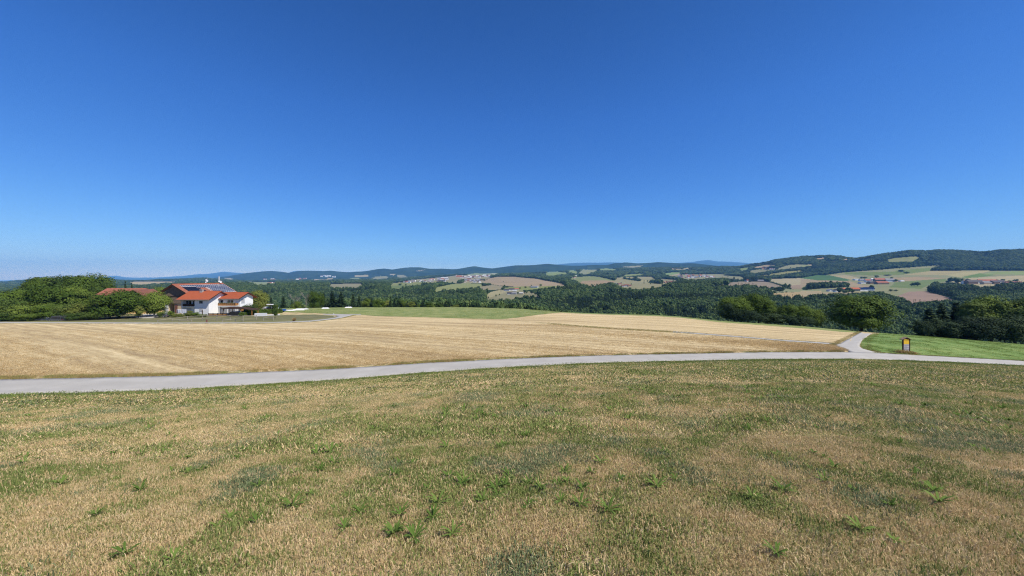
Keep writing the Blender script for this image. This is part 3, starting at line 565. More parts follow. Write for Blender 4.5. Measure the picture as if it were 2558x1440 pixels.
cov = cover_at(cpx_, cpy_).ravel()
# faces turned away or sunk behind a nearer brow keep woodland
run = np.minimum.accumulate(pyr, 0); hid = (pyr > np.vstack([pyr[:1] + 99, run[:-1]]) + 3.0)
cov[hid[1:, 1:].ravel()] = 0
V_ = np.stack([XR, YR, ZR], -1).reshape(-1, 3)
def sub(name, sel, mat, label, crop=None):
    f_ = fcs[sel]; idx = np.unique(f_); mp = np.zeros(len(V_), int); mp[idx] = np.arange(len(idx))
    o = new_obj(name, V_[idx], mp[f_], mat, smooth_=True)
    if crop is not None:
        at = o.data.color_attributes.new('crop', 'FLOAT_COLOR', 'POINT'); c_ = np.ones((len(idx), 4), np.float32); c_[:, :3] = crop; at.data.foreach_set('color', c_.ravel())
    return tag(o, label, kind='structure')
sub('hills', cov == 0, 'farwood', 'wooded hills and valley sides')
by = {}
for k, (crop, lab) in enumerate(FIELDS):
    if crop and (cov == k + 1).any(): by.setdefault((crop, lab), []).append(k + 1)
for (crop, lab), ids in by.items():
    r_ = random.Random(lab); cc = tuple(x * (1 + r_.uniform(-.10, .10)) for x in CROPS[crop])
    sub('field', np.isin(cov, ids), 'land', lab, cc)
# a ring of plain land that closes the ground outside the sector in view
mb = MB(); R0, R1 = 420, 23000

# ------------------------------------------------------------------ trees
def leaf_quads(C, N, size, r_):
    n = len(C); a = np.cross(N, r_.normal(size=(n, 3))); a /= np.linalg.norm(a, axis=1, keepdims=True) + 1e-9
    b_ = np.cross(N, a); s = (size * r_.uniform(.6, 1.3, n))[:, None]
    V = np.stack([C - a * s, C - b_ * s * .6, C + a * s, C + b_ * s * .6], 1).reshape(-1, 3)
    return V, np.arange(4 * n).reshape(-1, 4)
def crown(seed, n_clump, n_leaf, size, wx=.45, bottom=.12, top=1.0, shape='round', k=10.0):
    r_ = np.random.default_rng(seed)
    Cs, Ns = [], []
    for q in range(n_clump):
        while True:
            p = r_.uniform(-1, 1, 3); d = np.linalg.norm(p)
            if .35 < d < .98: break
        if d < .72 and q > n_clump * .25: p = p / d * r_.uniform(.7, .95)
        zc = p[2]
        if shape == 'tall': rad = .75 + .25 * (1 - abs(zc))
        elif shape == 'egg': rad = 1.0 - .25 * max(zc, 0)
        else: rad = 1
        cen = np.array([p[0] * wx * rad, p[1] * wx * rad, (bottom + top) / 2 + zc * (top - bottom) / 2 * .88]) * k
        cr = r_.uniform(.15, .28) * k * (wx / .45) ** .7
        m_ = n_leaf // n_clump; d3 = r_.normal(size=(m_, 3)); d3 /= np.linalg.norm(d3, axis=1, keepdims=True)
        d3[:, 2] = np.where(d3[:, 2] < -.35, -d3[:, 2], d3[:, 2])
        P = cen + d3 * cr * r_.uniform(.55, 1.08, (m_, 1)) * np.array([1, 1, .8])
        oc = cen + d3 * cr - np.array([0, 0, (bottom + top) / 2 * k]); oc /= np.linalg.norm(oc, axis=1, keepdims=True); Nn = d3 * .95 + oc * .55 + r_.normal(size=(m_, 3)) * .30 + np.array([0, 0, .22]); Nn /= np.linalg.norm(Nn, axis=1, keepdims=True)
        Cs.append(P); Ns.append(Nn)
    V, Fc = leaf_quads(np.concatenate(Cs), np.concatenate(Ns), size, r_)
    ni = n_leaf // 4; d3 = r_.normal(size=(ni, 3)); d3 /= np.linalg.norm(d3, axis=1, keepdims=True); rr = r_.uniform(.1, .74, (ni, 1))
    P = d3 * rr * np.array([wx * (.8 if shape == 'tall' else 1), wx * (.8 if shape == 'tall' else 1), (top - bottom) / 2]) * k + np.array([0, 0, (top + bottom) / 2 * k]); N = r_.normal(size=(ni, 3)); N /= np.linalg.norm(N, axis=1, keepdims=True)
    V2, F2 = leaf_quads(P, N, size * 1.9, r_)
    return np.concatenate([V, V2]), np.concatenate([Fc, F2 + len(V)])
def trunk(seed, h, r, nl=5, spread=.3, low=.25):
    r_ = random.Random(seed); m_ = MB(); p = Vector((0, 0, -.4)); pts = [p]
    for i in range(1, 5): pts.append(Vector((r_.uniform(-.02, .02) * h, r_.uniform(-.02, .02) * h, h * .75 * i / 4)))
    for i in range(4): m_.tube(pts[i], pts[i + 1], r * (1 - .2 * i) * (1.25 if i == 0 else 1), r * (1 - .2 * (i + 1)), 7)
    for i in range(nl):
        z = h * (low + .4 * i / max(nl, 1)); a = r_.uniform(0, 6.28); b_ = Vector((math.cos(a) * spread * h, math.sin(a) * spread * h, z + h * r_.uniform(.15, .3)))
        m_.tube((0, 0, z), b_, r * .4, r * .12, 5)
    return m_
def conifer(seed, n_w, n_side, k=10.0, size=.32, wid=.24, low=.04, sparse=0):
    r_ = np.random.default_rng(seed); C, N = [], []
    Vs, Fs = [], []; nv = 0
    for i in range(n_w):
        t_ = (i + r_.uniform(-.3, .3)) / n_w; t_ = min(max(t_, 0), 1); z = k * (low + (1 - low) * t_); R = k * wid * (1 - t_) ** .8 * r_.uniform(.75, 1.15) + .03 * k * (1 - t_) + .05
        nb = max(4, int(n_side * (1 - t_ * .6)))
        for j in range(nb):
            a = r_.uniform(0, 6.283); rr = R * r_.uniform(.65, 1.1); dz = -rr * r_.uniform(.12, .42)
            d = np.array([math.cos(a), math.sin(a), 0]); s_ = np.array([-d[1], d[0], 0])
            ns = 3 if rr > .12 * k else 2
            for q in range(ns):
                f0, f1 = q / ns, (q + 1) / ns
                p0 = np.array([0, 0, z]) + d * rr * f0 + np.array([0, 0, dz * f0 * f0]); p1 = np.array([0, 0, z]) + d * rr * f1 + np.array([0, 0, dz * f1 * f1 + .06 * k * .1 * r_.normal()])
                w0 = size * (1.1 - f0) * r_.uniform(.7, 1.3); w1 = size * (1.1 - f1) * .8; tl = r_.normal() * .25
                up = np.array([0, 0, tl])
                Vs += [p0 - s_ * w0 - up * w0, p0 + s_ * w0 + up * w0, p1 + s_ * w1 + up * w1 - np.array([0, 0, .1]), p1 - s_ * w1 - up * w1 - np.array([0, 0, .1])]
                Fs.append([nv, nv + 1, nv + 2, nv + 3]); nv += 4
    return np.array(Vs), np.array(Fs)
def raw_mesh(name, V, Fc, mats):
    o = new_obj(name, V, Fc, None); me = o.data; bpy.data.objects.remove(o)
    for q in mats: me.materials.append(M[q])
    return me
PROTO = {}; PBOX = {}
def pbox(me):
    a = np.empty(len(me.vertices) * 3, np.float32); me.vertices.foreach_get('co', a); a = a.reshape(-1, 3)
    PBOX[me.name] = (float(np.percentile(np.abs(a[:, :2]), 98.5)) * 2, float(np.percentile(a[:, 2], 99.7)))
    return me
def proto(kind, crowns, trunks):
    PROTO[kind] = [(pbox(raw_mesh('crown', *c_, ['leaf'])), raw_mesh('trunk', t_.v, t_.f, ['bark'])) for c_, t_ in zip(crowns, trunks)]
proto('round', [crown(11 + i, 56, 13500, .21, .48, .03, 1.0) for i in range(3)], [trunk(i, 10, .28) for i in range(3)])
proto('tall', [crown(31 + i, 32, 8500, .20, .30, .06, 1.0, 'tall') for i in range(3)], [trunk(9 + i, 10, .22) for i in range(3)])
proto('bush', [crown(51 + i, 26, 4600, .25, .62, .0, 1.0) for i in range(2)], [trunk(19 + i, 7, .14, 4, .35, .05) for i in range(2)])
proto('fir', [conifer(71 + i, 34, 22, size=.42, wid=.26, low=.0) for i in range(3)], [trunk(29 + i, 9, .16, 0) for i in range(3)])
proto('far', [crown(91 + i, 16, 620, .70, .42, .02, 1.0) for i in range(3)], [trunk(39 + i, 8, .3, 2) for i in range(3)])
proto('farfir', [conifer(95 + i, 14, 8, size=.6) for i in range(2)], [trunk(49 + i, 8, .2, 0) for i in range(2)])
NKIND = {}
def tree(kind, px, ytop, Y, wpx, leafm, label, group=None, name='tree', base=None, cat='tree'):
    i = NKIND.get(kind, 0); NKIND[kind] = i + 1
    u = (px - CX) / F; X = u * Y; zb = float(G(X, Y)) if base is None else base; zt = -(ytop - HY) / F * Y
    h = max(zt - zb, 1.0); W_ = wpx / F * Y
    cm, tm = PROTO[kind][i % len(PROTO[kind])]
    co = PBOX[cm.name]; wid = co[0]
    r_ = random.Random(hash((px, int(ytop * 3))) & 0xffff)
    e = empty(name, (X, Y, zb), r_.uniform(0, 6.28), label=label, category=cat, group=group)
    e.scale = (W_ / wid, W_ / wid, h / co[1])
    for nm, me in (('trunk', tm), ('crown', cm)):
        o = bpy.data.objects.new(nm, me); COL.objects.link(o); o.parent = e
        if nm == 'crown': o.material_slots[0].link = 'OBJECT'; o.material_slots[0].material = M[leafm]
    return e
GL = 'trees of the thicket left of the farm'
LEFT = [(115, 693, 168, 74, 'tall', 'leaf_dark', 'tall dark tree at the back of the thicket, left of the tallest'), (150, 690, 172, 70, 'round', 'leaf_dark', 'dark tree in the back row of the thicket'),
        (185, 690, 165, 64, 'tall', 'leaf_dark', 'narrow dark tree in the back row next to the tallest crown'), (226, 685.5, 164, 92, 'round', 'leaf', 'tallest crown of the thicket left of the red roofed farm'),
        (258, 703, 160, 46, 'round', 'leaf_dark', 'dark tree just behind the left end of the red roof'), (95, 697, 160, 40, 'round', 'leaf', 'leftmost tree of the tall back row'),
        (-60, 742, 118, 120, 'round', 'leaf', 'tree at the left frame edge, mostly cut off'), (8, 742, 116, 105, 'round', 'leaf_dark', 'dull green tree at the left frame edge'), (52, 724, 122, 96, 'round', 'leaf', 'green tree sloping down to the left frame edge'),
        (98, 714, 128, 84, 'round', 'leaf', 'mid green tree in the middle of the thicket'), (145, 713, 124, 100, 'round', 'leaf', 'bright broad crown in the middle of the thicket'), (180, 716, 126, 72, 'round', 'leaf', 'bright crown next to the left end of the red roof'),
        (20, 762, 112, 86, 'bush', 'leaf_dark', 'low dark bush at the left frame edge by the lane'), (78, 757, 113, 80, 'bush', 'leaf', 'low green bush behind the pale car'), (128, 760, 114, 76, 'bush', 'leaf', 'low bush behind the dark covered van'),
        (175, 757, 116, 70, 'bush', 'leaf_dark', 'brownish low bush right of the covered van'), (200, 757, 116, 62, 'bush', 'leaf_yellow', 'yellowish green bush left of the walnut tree'), (-30, 770, 110, 80, 'bush', 'leaf_dark', 'low bush cut by the left frame edge'),
        (20, 784, 109, 60, 'bush', 'leaf_dark', 'lowest scrub by the lane at the left frame edge'), (66, 783, 109, 56, 'bush', 'leaf', 'lowest scrub by the lane left of the pale car'), (190, 782, 112, 50, 'bush', 'leaf_dark', 'lowest scrub right of the covered van'), (232, 778, 114, 56, 'bush', 'leaf_dark', 'dark scrub between van and walnut tree'), (112, 779, 114.5, 60, 'bush', 'leaf_dark', 'dark scrub right behind the pale car'), (158, 780, 114.5, 50, 'bush', 'leaf_dark', 'dark scrub right behind the covered van')]
for a, b_, Y, w_, k_, mt, lb in LEFT: tree(k_, a, b_, Y, w_, mt, lb, GL, 'bush' if k_ == 'bush' else 'tree', cat='bush' if k_ == 'bush' else 'tree')
tree('round', 297, 725, 119, 98, 'leaf', 'big walnut like tree in front of the yellow farmhouse', None)
tree('bush', 276, 757, 118, 88, 'leaf', 'spreading lower bush under the big tree by the farmhouse', None, 'bush', cat='bush')
tree('round', 384, 729, 127, 62, 'leaf', 'dense round tree between yellow farmhouse and barn', None)
tree('tall', 346, 764, 118.5, 20, 'leaf_yellow', 'young sapling beside the gravel yard', None)
tree('fir', 313, 704, 200, 16, 'needle', 'left of two conifer tips behind the yellow farmhouse roof', 'conifers behind the farmhouse roof')
tree('fir', 329, 707, 201, 14, 'needle', 'right of two conifer tips behind the yellow farmhouse roof', 'conifers behind the farmhouse roof')
tree('round', 398, 717, 172, 30, 'leaf', 'green tree between the two farm roofs', None)
tree('round', 645, 726, 152, 50, 'leaf_yellow', 'olive tree right of the white gable', None)
tree('bush', 622, 759, 140, 40, 'leaf_dark', 'dark round bush at the corner of the white gable', None, 'bush', cat='bush')
tree('tall', 687, 761, 121, 15, 'leaf_dark', 'dark sapling on the lawn right of the hedge', None)
GM = 'trees of the row behind the green field'
MIDR = [(677, 744, 214, 22, 'fir', 'needle', 'dark conifer behind the white canopied tractor'), (708, 741, 216, 26, 'fir', 'needle', 'broad dark conifer left of the bare tree'), (729, 752, 218, 12, 'fir', 'needle', 'small narrow conifer left of the bare tree'), (742, 752, 217, 26, 'bush', 'leaf', 'round green bush left of the bare tree'),
        (789, 728, 219, 40, 'round', 'leaf', 'tall broadleaf with a pale trunk at the left of the dark conifer row'), (809, 731, 224, 15, 'fir', 'needle', 'slim conifer right of the tall broadleaf'), (830, 728.5, 222, 34, 'fir', 'needle', 'broad tall conifer in the dark row'), (852, 731, 222, 34, 'fir', 'needle', 'second broad conifer in the dark row'),
        (882, 734.5, 220, 22, 'fir', 'needle', 'pointed conifer at the right of the dark row'), (897, 740, 220, 18, 'fir', 'needle', 'last taller conifer before the low tree row')]
for a, b_, Y, w_, k_, mt, lb in MIDR: tree(k_, a, b_, Y, w_, mt, lb, GM)
q = 908; i = 0; r_ = random.Random(5); kc = {'fir': 0, 'bush': 0, 'tall': 0}
while q < 1165:
    fir = r_.random() < .45; yt = 744 + (q - 908) / 250 * 14 + r_.uniform(-4, 4); k_ = 'fir' if fir else r_.choice(['bush', 'tall'])
    if not fir: yt += 5
    lb = {'fir': '%s small conifer from the left in the low row behind the green field', 'bush': '%s bushy broadleaf from the left in the low row behind the green field', 'tall': '%s slender broadleaf from the left in the low row behind the green field'}[k_] % nth(kc[k_]); kc[k_] += 1
    tree(k_, q, yt, 224 + r_.uniform(-6, 4), 15 if fir else r_.uniform(17, 24), 'needle' if fir else r_.choice(['leaf', 'leaf', 'leaf_yellow', 'leaf_dark']), lb, GM)
    q += r_.uniform(7, 12)
GR = 'trees of the clump beyond the second stubble field'
RC = [(1835, 742, 119, 70, 'round', 'leaf', 'leftmost broad tree of the clump beyond the stubble'), (1868, 737, 123, 66, 'round', 'leaf_dark', 'dark tree second from the left in the clump'), (1896, 734, 119, 62, 'round', 'leaf', 'tallest tree of the clump with an upright crown'), (1820, 757, 116, 44, 'bush', 'needle', 'low bush coloured dark as shade at the left foot of the clump'),
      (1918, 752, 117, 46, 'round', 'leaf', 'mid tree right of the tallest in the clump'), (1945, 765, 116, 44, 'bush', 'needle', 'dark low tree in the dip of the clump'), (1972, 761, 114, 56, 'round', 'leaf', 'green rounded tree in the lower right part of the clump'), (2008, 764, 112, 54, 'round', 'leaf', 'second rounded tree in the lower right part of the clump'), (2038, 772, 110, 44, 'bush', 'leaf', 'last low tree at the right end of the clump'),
      (1860, 772, 114, 70, 'bush', 'needle', 'understorey bush coloured dark as shade below the tallest clump trees'), (1925, 782, 113, 60, 'bush', 'needle', 'understorey bush coloured dark as shade in the middle of the clump'), (1990, 788, 110, 70, 'bush', 'needle', 'understorey bush coloured dark as shade at the right of the clump')]  # needle-coloured bushes: the dark colour stands in for shade under the clump
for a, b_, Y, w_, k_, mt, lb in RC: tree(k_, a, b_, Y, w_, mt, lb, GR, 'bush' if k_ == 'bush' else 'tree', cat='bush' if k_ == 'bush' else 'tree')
tree('round', 2150, 738.5, 106, 126, 'leaf', 'solitary round deciduous tree at the top of the side road', None)
GE = 'dark trees at the right edge behind the clover field'
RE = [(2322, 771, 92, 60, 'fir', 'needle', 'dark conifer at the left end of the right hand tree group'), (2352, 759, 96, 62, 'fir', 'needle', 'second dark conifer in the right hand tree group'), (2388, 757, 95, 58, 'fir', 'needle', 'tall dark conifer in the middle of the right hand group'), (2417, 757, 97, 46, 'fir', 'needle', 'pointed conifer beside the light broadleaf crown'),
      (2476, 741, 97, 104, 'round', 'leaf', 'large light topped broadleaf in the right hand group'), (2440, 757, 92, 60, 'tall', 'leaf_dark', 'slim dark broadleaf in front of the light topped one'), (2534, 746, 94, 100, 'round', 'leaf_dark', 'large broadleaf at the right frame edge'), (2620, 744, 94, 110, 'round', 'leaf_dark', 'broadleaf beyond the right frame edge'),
      (2305, 800, 90, 44, 'bush', 'needle', 'low bush coloured dark as shade at the left foot of the right hand group'), (2365, 795, 90, 80, 'bush', 'needle', 'understorey bush coloured dark as shade under the right hand conifers'), (2440, 790, 88, 90, 'bush', 'needle', 'understorey bush coloured dark as shade under the light broadleaf'), (2510, 790, 88, 90, 'bush', 'needle', 'understorey bush coloured dark as shade near the right frame edge'), (2570, 785, 88, 90, 'bush', 'needle', 'understorey bush coloured dark as shade cut by the right frame edge')]  # needle on bushes and leaf_dark on broadleaves stand in for their shaded sides
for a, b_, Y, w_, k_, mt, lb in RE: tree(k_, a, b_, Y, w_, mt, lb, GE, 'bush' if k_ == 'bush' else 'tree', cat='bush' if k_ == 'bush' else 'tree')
# bare grey tree in the row
def bare_tree(px, ytop, Y, label):
    X = (px - CX) / F * Y; zb = float(H(X, Y)); h = -(ytop - HY) / F * Y - zb; r_ = random.Random(4)
    e = empty('bare_tree', (X, Y, zb), label=label, category='tree'); mt = MB(); mb_ = MB()
    mt.tube((0, 0, -.3), (0.05, 0, h * .35), .2, .14, 7); mt.tube((.05, 0, h * .35), (.1, 0, h * .75), .14, .07, 7)
    def br(p, d, L, r, n):
        q_ = p + d * L; mb_.tube(p, q_, r, r * .55, 5)
        if n: 
            for _ in range(3): br(p + d * L * r_.uniform(.5, 1), (d + Vector((r_.uniform(-.8, .8), r_.uniform(-.8, .8), r_.uniform(-.1, .6)))).normalized(), L * r_.uniform(.5, .75), r * .55, n - 1)
    for i in range(9):
        a = r_.uniform(0, 6.28); z = h * r_.uniform(.25, .75); br(Vector((.05, 0, z)), Vector((math.cos(a) * .8, math.sin(a) * .8, .8)).normalized(), h * .24, .075, 3)
    mt.build('trunk', 'dead_bark', e); mb_.build('branches', 'dead_bark', e)
bare_tree(764, 733, 215, 'bare grey leafless tree in the row behind the green field')
bare_tree(735, 738, 222, 'thin bare grey tree left of the larger bare tree')

# ------------------------------------------------------------------ woodland: one mass of instanced trees
def inst_source(name, objs):
    c_ = bpy.data.collections.new(name)
    for i, me in enumerate(objs):
        o = bpy.data.objects.new('%s_%s' % (name, 'abcdefghij'[i]), me); c_.objects.link(o)
    return c_
def scatter(name, P, rz, S, idx, src, label, tilt=None):
    me = bpy.data.meshes.new(name); n = len(P); me.vertices.add(n); me.vertices.foreach_set('co', np.asarray(P, np.float32).ravel())
    R = np.zeros((n, 3), np.float32); R[:, 2] = rz
    if tilt is not None: R[:, :2] = tilt
    for nm, ty, arr, k_ in (('rot', 'FLOAT_VECTOR', R, 'vector'), ('scl', 'FLOAT_VECTOR', S, 'vector')):
        a = me.attributes.new(nm, ty, 'POINT'); a.data.foreach_set(k_, np.asarray(arr, np.float32).ravel())
    a = me.attributes.new('pick', 'INT', 'POINT'); a.data.foreach_set('value', np.asarray(idx, np.int32))
    me.update()
    o = bpy.data.objects.new(name, me); COL.objects.link(o)
    ng = bpy.data.node_groups.new(name, 'GeometryNodeTree'); ng.interface.new_socket('Geometry', in_out='INPUT', socket_type='NodeSocketGeometry'); ng.interface.new_socket('Geometry', in_out='OUTPUT', socket_type='NodeSocketGeometry')
    N = ng.nodes; L = ng.links; gi = N.new('NodeGroupInput'); go = N.new('NodeGroupOutput'); ip = N.new('GeometryNodeInstanceOnPoints'); ci = N.new('GeometryNodeCollectionInfo')
    ci.inputs['Collection'].default_value = src; ci.inputs['Separate Children'].default_value = True; ci.inputs['Reset Children'].default_value = True
    def na(nm, ty):
        q_ = N.new('GeometryNodeInputNamedAttribute'); q_.data_type = ty; q_.inputs['Name'].default_value = nm
        return q_.outputs['Attribute']
    er = N.new('FunctionNodeEulerToRotation'); L.new(na('rot', 'FLOAT_VECTOR'), er.inputs[0])
    L.new(gi.outputs[0], ip.inputs['Points']); L.new(ci.outputs[0], ip.inputs['Instance']); ip.inputs['Pick Instance'].default_value = True
    L.new(na('pick', 'INT'), ip.inputs['Instance Index']); L.new(er.outputs[0], ip.inputs['Rotation']); L.new(na('scl', 'FLOAT_VECTOR'), ip.inputs['Scale']); L.new(ip.outputs[0], go.inputs[0])
    md = o.modifiers.new('scatter', 'NODES'); md.node_group = ng
    return tag(o, label, kind='stuff')
def wtree(V, Fc, m_): return raw_mesh('woodland_tree', V, Fc, [m_])
WSRC = inst_source('woodland_tree', [wtree(*crown(201 + i, 15, 640, .75, .46, .2, 1.0, ['round', 'tall', 'egg'][i % 3]), 'wood_leaf') for i in range(4)] + [wtree(*conifer(221 + i, 13, 8, size=.75, wid=.23), 'needle') for i in range(2)])
prun = np.minimum.accumulate(HY - F * np.array([H(UG * k_, np.full(NU, k_)) for k_ in np.linspace(30, 260, 60)]) / np.linspace(30, 260, 60)[:, None], 0)[-1]   # brow of the near hill
def wood_points(y0, y1, step, hmin, hmax, seed):
    r_ = np.random.default_rng(seed); n = int(.5 * (U1 - U0 - .2) * (y1 * y1 - y0 * y0) / step ** 2)
    Y = np.sqrt(r_.uniform(y0 * y0, y1 * y1, n)); u = r_.uniform(U0 + .1, U1 - .1, n); X = u * Y
    g = G(X, Y); hh = r_.uniform(hmin, hmax, n) * (.8 + .5 * vnoise(X / 60, Y / 60, 3))
    px = CX + F * u; pb = HY - F * g / Y; pt = HY - F * (g + hh) / Y
    ok = (cover_at(px, pb) == 0) & (cover_at(px, pb * .4 + pt * .6) == 0)
    if y0 > 400: ok &= (cover_at(px, pb * .05 + pt * .95) == 0) | (r_.random(n) < .12)
    brow = np.interp(px, PXG, prun); ok &= pt < brow + 6
    rid = np.interp(px, PXG, far_r); ok &= Y < rid * 1.01
    return X[ok], Y[ok], g[ok], hh[ok], r_
PP, SS, II, RR = [], [], [], []
for (y0, y1, st, h0, h1, wd, sd_) in ((275, 700, 4.8, 11, 16, .62, 1), (700, 1400, 5.8, 11, 16, .68, 2), (1400, 2600, 8.5, 11, 16, .95, 3), (2600, 5600, 17, 12, 17, 1.7, 4)):
    X, Y, g, hh, r_ = wood_points(y0, y1, st, h0, h1, sd_); n = len(X)
    con = vnoise(X / 120, Y / 120, 8) + r_.uniform(-.25, .25, n) > .66
    PP.append(np.stack([X, Y, g - .5], 1)); II.append(np.where(con, 4 + r_.integers(0, 2, n), r_.integers(0, 4, n))); RR.append(r_.uniform(0, 6.28, n))
    s_ = hh / 10; ws = s_ * r_.uniform(.75, 1.1, n) * wd; SS.append(np.stack([ws, ws, s_ * np.where(con, 1.2, 1.0)], 1))
    print('wood', y0, n)
scatter('woodland', np.concatenate(PP), np.concatenate(RR), np.concatenate(SS), np.concatenate(II), WSRC, 'dense mixed woodland filling the valley and the hillsides')

# ------------------------------------------------------------------ the farm
M['tile'] = plain('roof_tile', (.44, .115, .05), .75, .12, 2.0); M['tile_old'] = plain('old_roof_tile', (.35, .13, .085), .8, .22, 1.2); M['tile_brown'] = plain('brown_roof_tile', (.20, .085, .06), .8, .25, 1.5)
M['white'] = plain('white_render', (.98, .98, .98), .8, .04, 1.5); M['cream'] = plain('cream_render', (.80, .56, .24), .8, .12, 1.2); M['pale'] = plain('pale_render', (.62, .50, .34), .8, .15, 1.0)
M['board'] = plain('weathered_boards', (.24, .175, .125), .85, .3, 2.5); M['brown'] = plain('dark_timber', (.055, .03, .018), .7, .3, 4); M['honey'] = plain('honey_timber', (.50, .24, .075), .6, .15, 3)
M['glass'] = plain('dark_glass', (.012, .014, .018), .08, .2, 2, .6); M['shutter'] = plain('grey_shutter', (.60, .60, .62), .6, .05, 2); M['panel'] = plain('solar_cell', (.012, .022, .06), .12, .3, 3, .7); M['black'] = plain('black_collector', (.012, .012, .014), .25, .2, 2, .5)
M['metal'] = plain('galvanised_metal', (.45, .46, .47), .4, .1, 3, .5, .6); M['plastic'] = plain('white_plastic', (.80, .81, .83), .5, .05, 2, .4); M['greyroof'] = plain('grey_roof', (.23, .23, .25), .7, .2, 1.5); M['darkroof'] = plain('dark_roof', (.07, .06, .06), .7, .2, 1.5)
M['carwhite'] = plain('white_car_paint', (.75, .76, .77), .25, .03, 2, .5); M['cardark'] = plain('dark_car_paint', (.02, .022, .026), .2, .1, 2, .5); M['cargrey'] = plain('grey_car_paint', (.10, .11, .12), .3, .1, 2, .5); M['tyre'] = plain('tyre_rubber', (.015, .015, .015), .8, .2, 4)
M['rail'] = plain('weathered_rail', (.40, .36, .29), .85, .2, 4); M['cloth'] = plain('white_cloth', (.74, .75, .82), .9, .06, 2); M['lamp'] = plain('lamp_glass', (.7, .7, .65), .2, .05, 2, .6); M['redlamp'] = plain('red_lamp_glass', (.4, .02, .02), .2, .05, 2, .6); M['blue'] = plain('blue_plastic', (.03, .12, .42), .5, .1, 2, .4); M['concrete'] = plain('concrete', (.40, .39, .37), .85, .12, 1.5)
M['yellow'] = plain('yellow_poster', (.98, .60, .05), .6, .08, 4); M['paper'] = plain('grey_paper', (.66, .65, .68), .7, .06, 4); M['ink'] = plain('dark_ink', (.14, .14, .16), .8, .1, 4)
def X_(px, Y): return (px - CX) / F * Y
def Z_(py, Y): return -(py - HY) / F * Y
def ground(X, Y): return float(G(X, Y))
def window_front(parent, x0, x1, z0, z1, Y, shutter=False, name='window'):
    w_ = MB(); t_ = .07
    for q in ((x0, x1, z1 - t_, z1), (x0, x1, z0, z0 + t_), (x0, x0 + t_, z0 + t_, z1 - t_), (x1 - t_, x1, z0 + t_, z1 - t_)): w_.box(q[0], q[1], Y - .06, Y + .04, q[2], q[3])
    if x1 - x0 > 1.1: w_.box((x0 + x1) / 2 - .03, (x0 + x1) / 2 + .03, Y - .05, Y + .04, z0 + t_, z1 - t_)
    f_ = w_.build(name, 'white' if not shutter else 'shutter', parent)
    if shutter:
        for k in range(6): MB().box(x0 + t_, x1 - t_, Y - .04 - .006 * (k % 2), Y + .03, z0 + t_ + (z1 - z0 - 2 * t_) * k / 6 + .004, z0 + t_ + (z1 - z0 - 2 * t_) * (k + 1) / 6 - .004).build('shutter_slat', 'shutter', f_)
    else: MB().box(x0 + t_, x1 - t_, Y - .015, Y + .03, z0 + t_, z1 - t_).build('pane', 'glass', f_)
def gable_roof(parent, mat, x0, x1, yf, yr, yb, ze, zr, th=.22, zb=None, ridge=True):
    zb = ze if zb is None else zb
    r_ = MB().slab([(x0, yf, ze), (x1, yf, ze), (x1, yr, zr), (x0, yr, zr)], th).build('roof', mat, parent)
    r2_ = MB().slab([(x0, yr + .004, zr), (x1, yr + .004, zr), (x1, yb, zb), (x0, yb, zb)], th).build('roof', mat, parent)
    if ridge: MB().tube((x0, yr, zr + .02), (x1, yr, zr + .02), .11).build('ridge_tile', mat, r_)
    # courses of tiles, proud of each other, and the gutter
    n = 14; c_ = MB()
    for k in range(n):
        a = k / n; b_ = a + .9 / n
        q = lambda f, o: (yf + (yr - yf) * f, ze + (zr - ze) * f + o)
        (ya, za), (yb_, zb_) = q(a, .045), q(b_, .012)
        c_.slab([(x0 + .03, ya, za), (x1 - .03, ya, za), (x1 - .03, yb_, zb_), (x0 + .03, yb_, zb_)], .03)
    o = c_.build('tile_course', mat, r_); o['kind'] = 'stuff'
    MB().tube((x0, yf - .05, ze - .12), (x1, yf - .05, ze - .12), .07).build('gutter', 'metal', r_)
    for xv in (x0, x1):
        v_ = MB(); s_ = .035 if xv == x1 else -.035
        for (ya, za, yb_, zb_) in ((yf, ze, yr, zr), (yr, zr, yb, zb)): v_.slab([(xv, ya, za + .03), (xv + s_, ya, za + .03), (xv + s_, yb_, zb_ + .03), (xv, yb_, zb_ + .03)] if s_ > 0 else [(xv + s_, ya, za + .03), (xv, ya, za + .03), (xv, yb_, zb_ + .03), (xv + s_, yb_, zb_ + .03)], .3)
        v_.build('bargeboard', 'brown', r_)
# white house with two storeys and loggia
gA = ground(-112, 132) - .3
A_ = empty('farmhouse', (0, 0, 0), label='white two storey farmhouse with red roof and recessed balcony', category='house')
xa0, xa1, xm, yA = -117.1, -107.4, -112.4, 131.0
zeA, zrA, yrA = -8.0, -5.27, 135.6
sA = (zrA - zeA) / (yrA - 130.0)
def zroofA(y): return zeA + sA * (min(y, 2 * yrA - y) - 130.0) - .24
wl = MB()
wl.prism([(yA, gA), (140.2, gA), (140.2, zroofA(140.2)), (yrA, zroofA(yrA)), (yA, zroofA(yA))], xm, xa1, 'x')
wl.prism([(yA + 1.4, gA), (140.2, gA), (140.2, zroofA(140.2)), (yrA, zroofA(yrA)), (yA + 1.4, zroofA(yA + 1.4))], xa0, xm - .003, 'x')
wl.prism([(yA, gA), (yA + 1.397, gA), (yA + 1.397, zroofA(yA + 1.4)), (yA, zroofA(yA))], xa0, xa0 + .3, 'x')
wl.build('wall', 'white', A_)
gable_roof(A_, 'tile', -118.2, -106.4, 130.0, yrA, 141.2, zeA, zrA)
zb = Z_(766.6, yA)
MB().box(xa0 + .303, xm - .006, yA + .05, yA + 1.39, zb - .12, zb + .06).build('balcony_slab', 'white', A_)
rl = MB().box(xa0 + .31, xm - .01, yA + .06, yA + .11, zb + .08, zb + .12); rl.box(xa0 + .31, xm - .01, yA + .05, yA + .12, zb + .95, zb + 1.03)
ro = rl.build('balcony_railing', 'brown', A_)
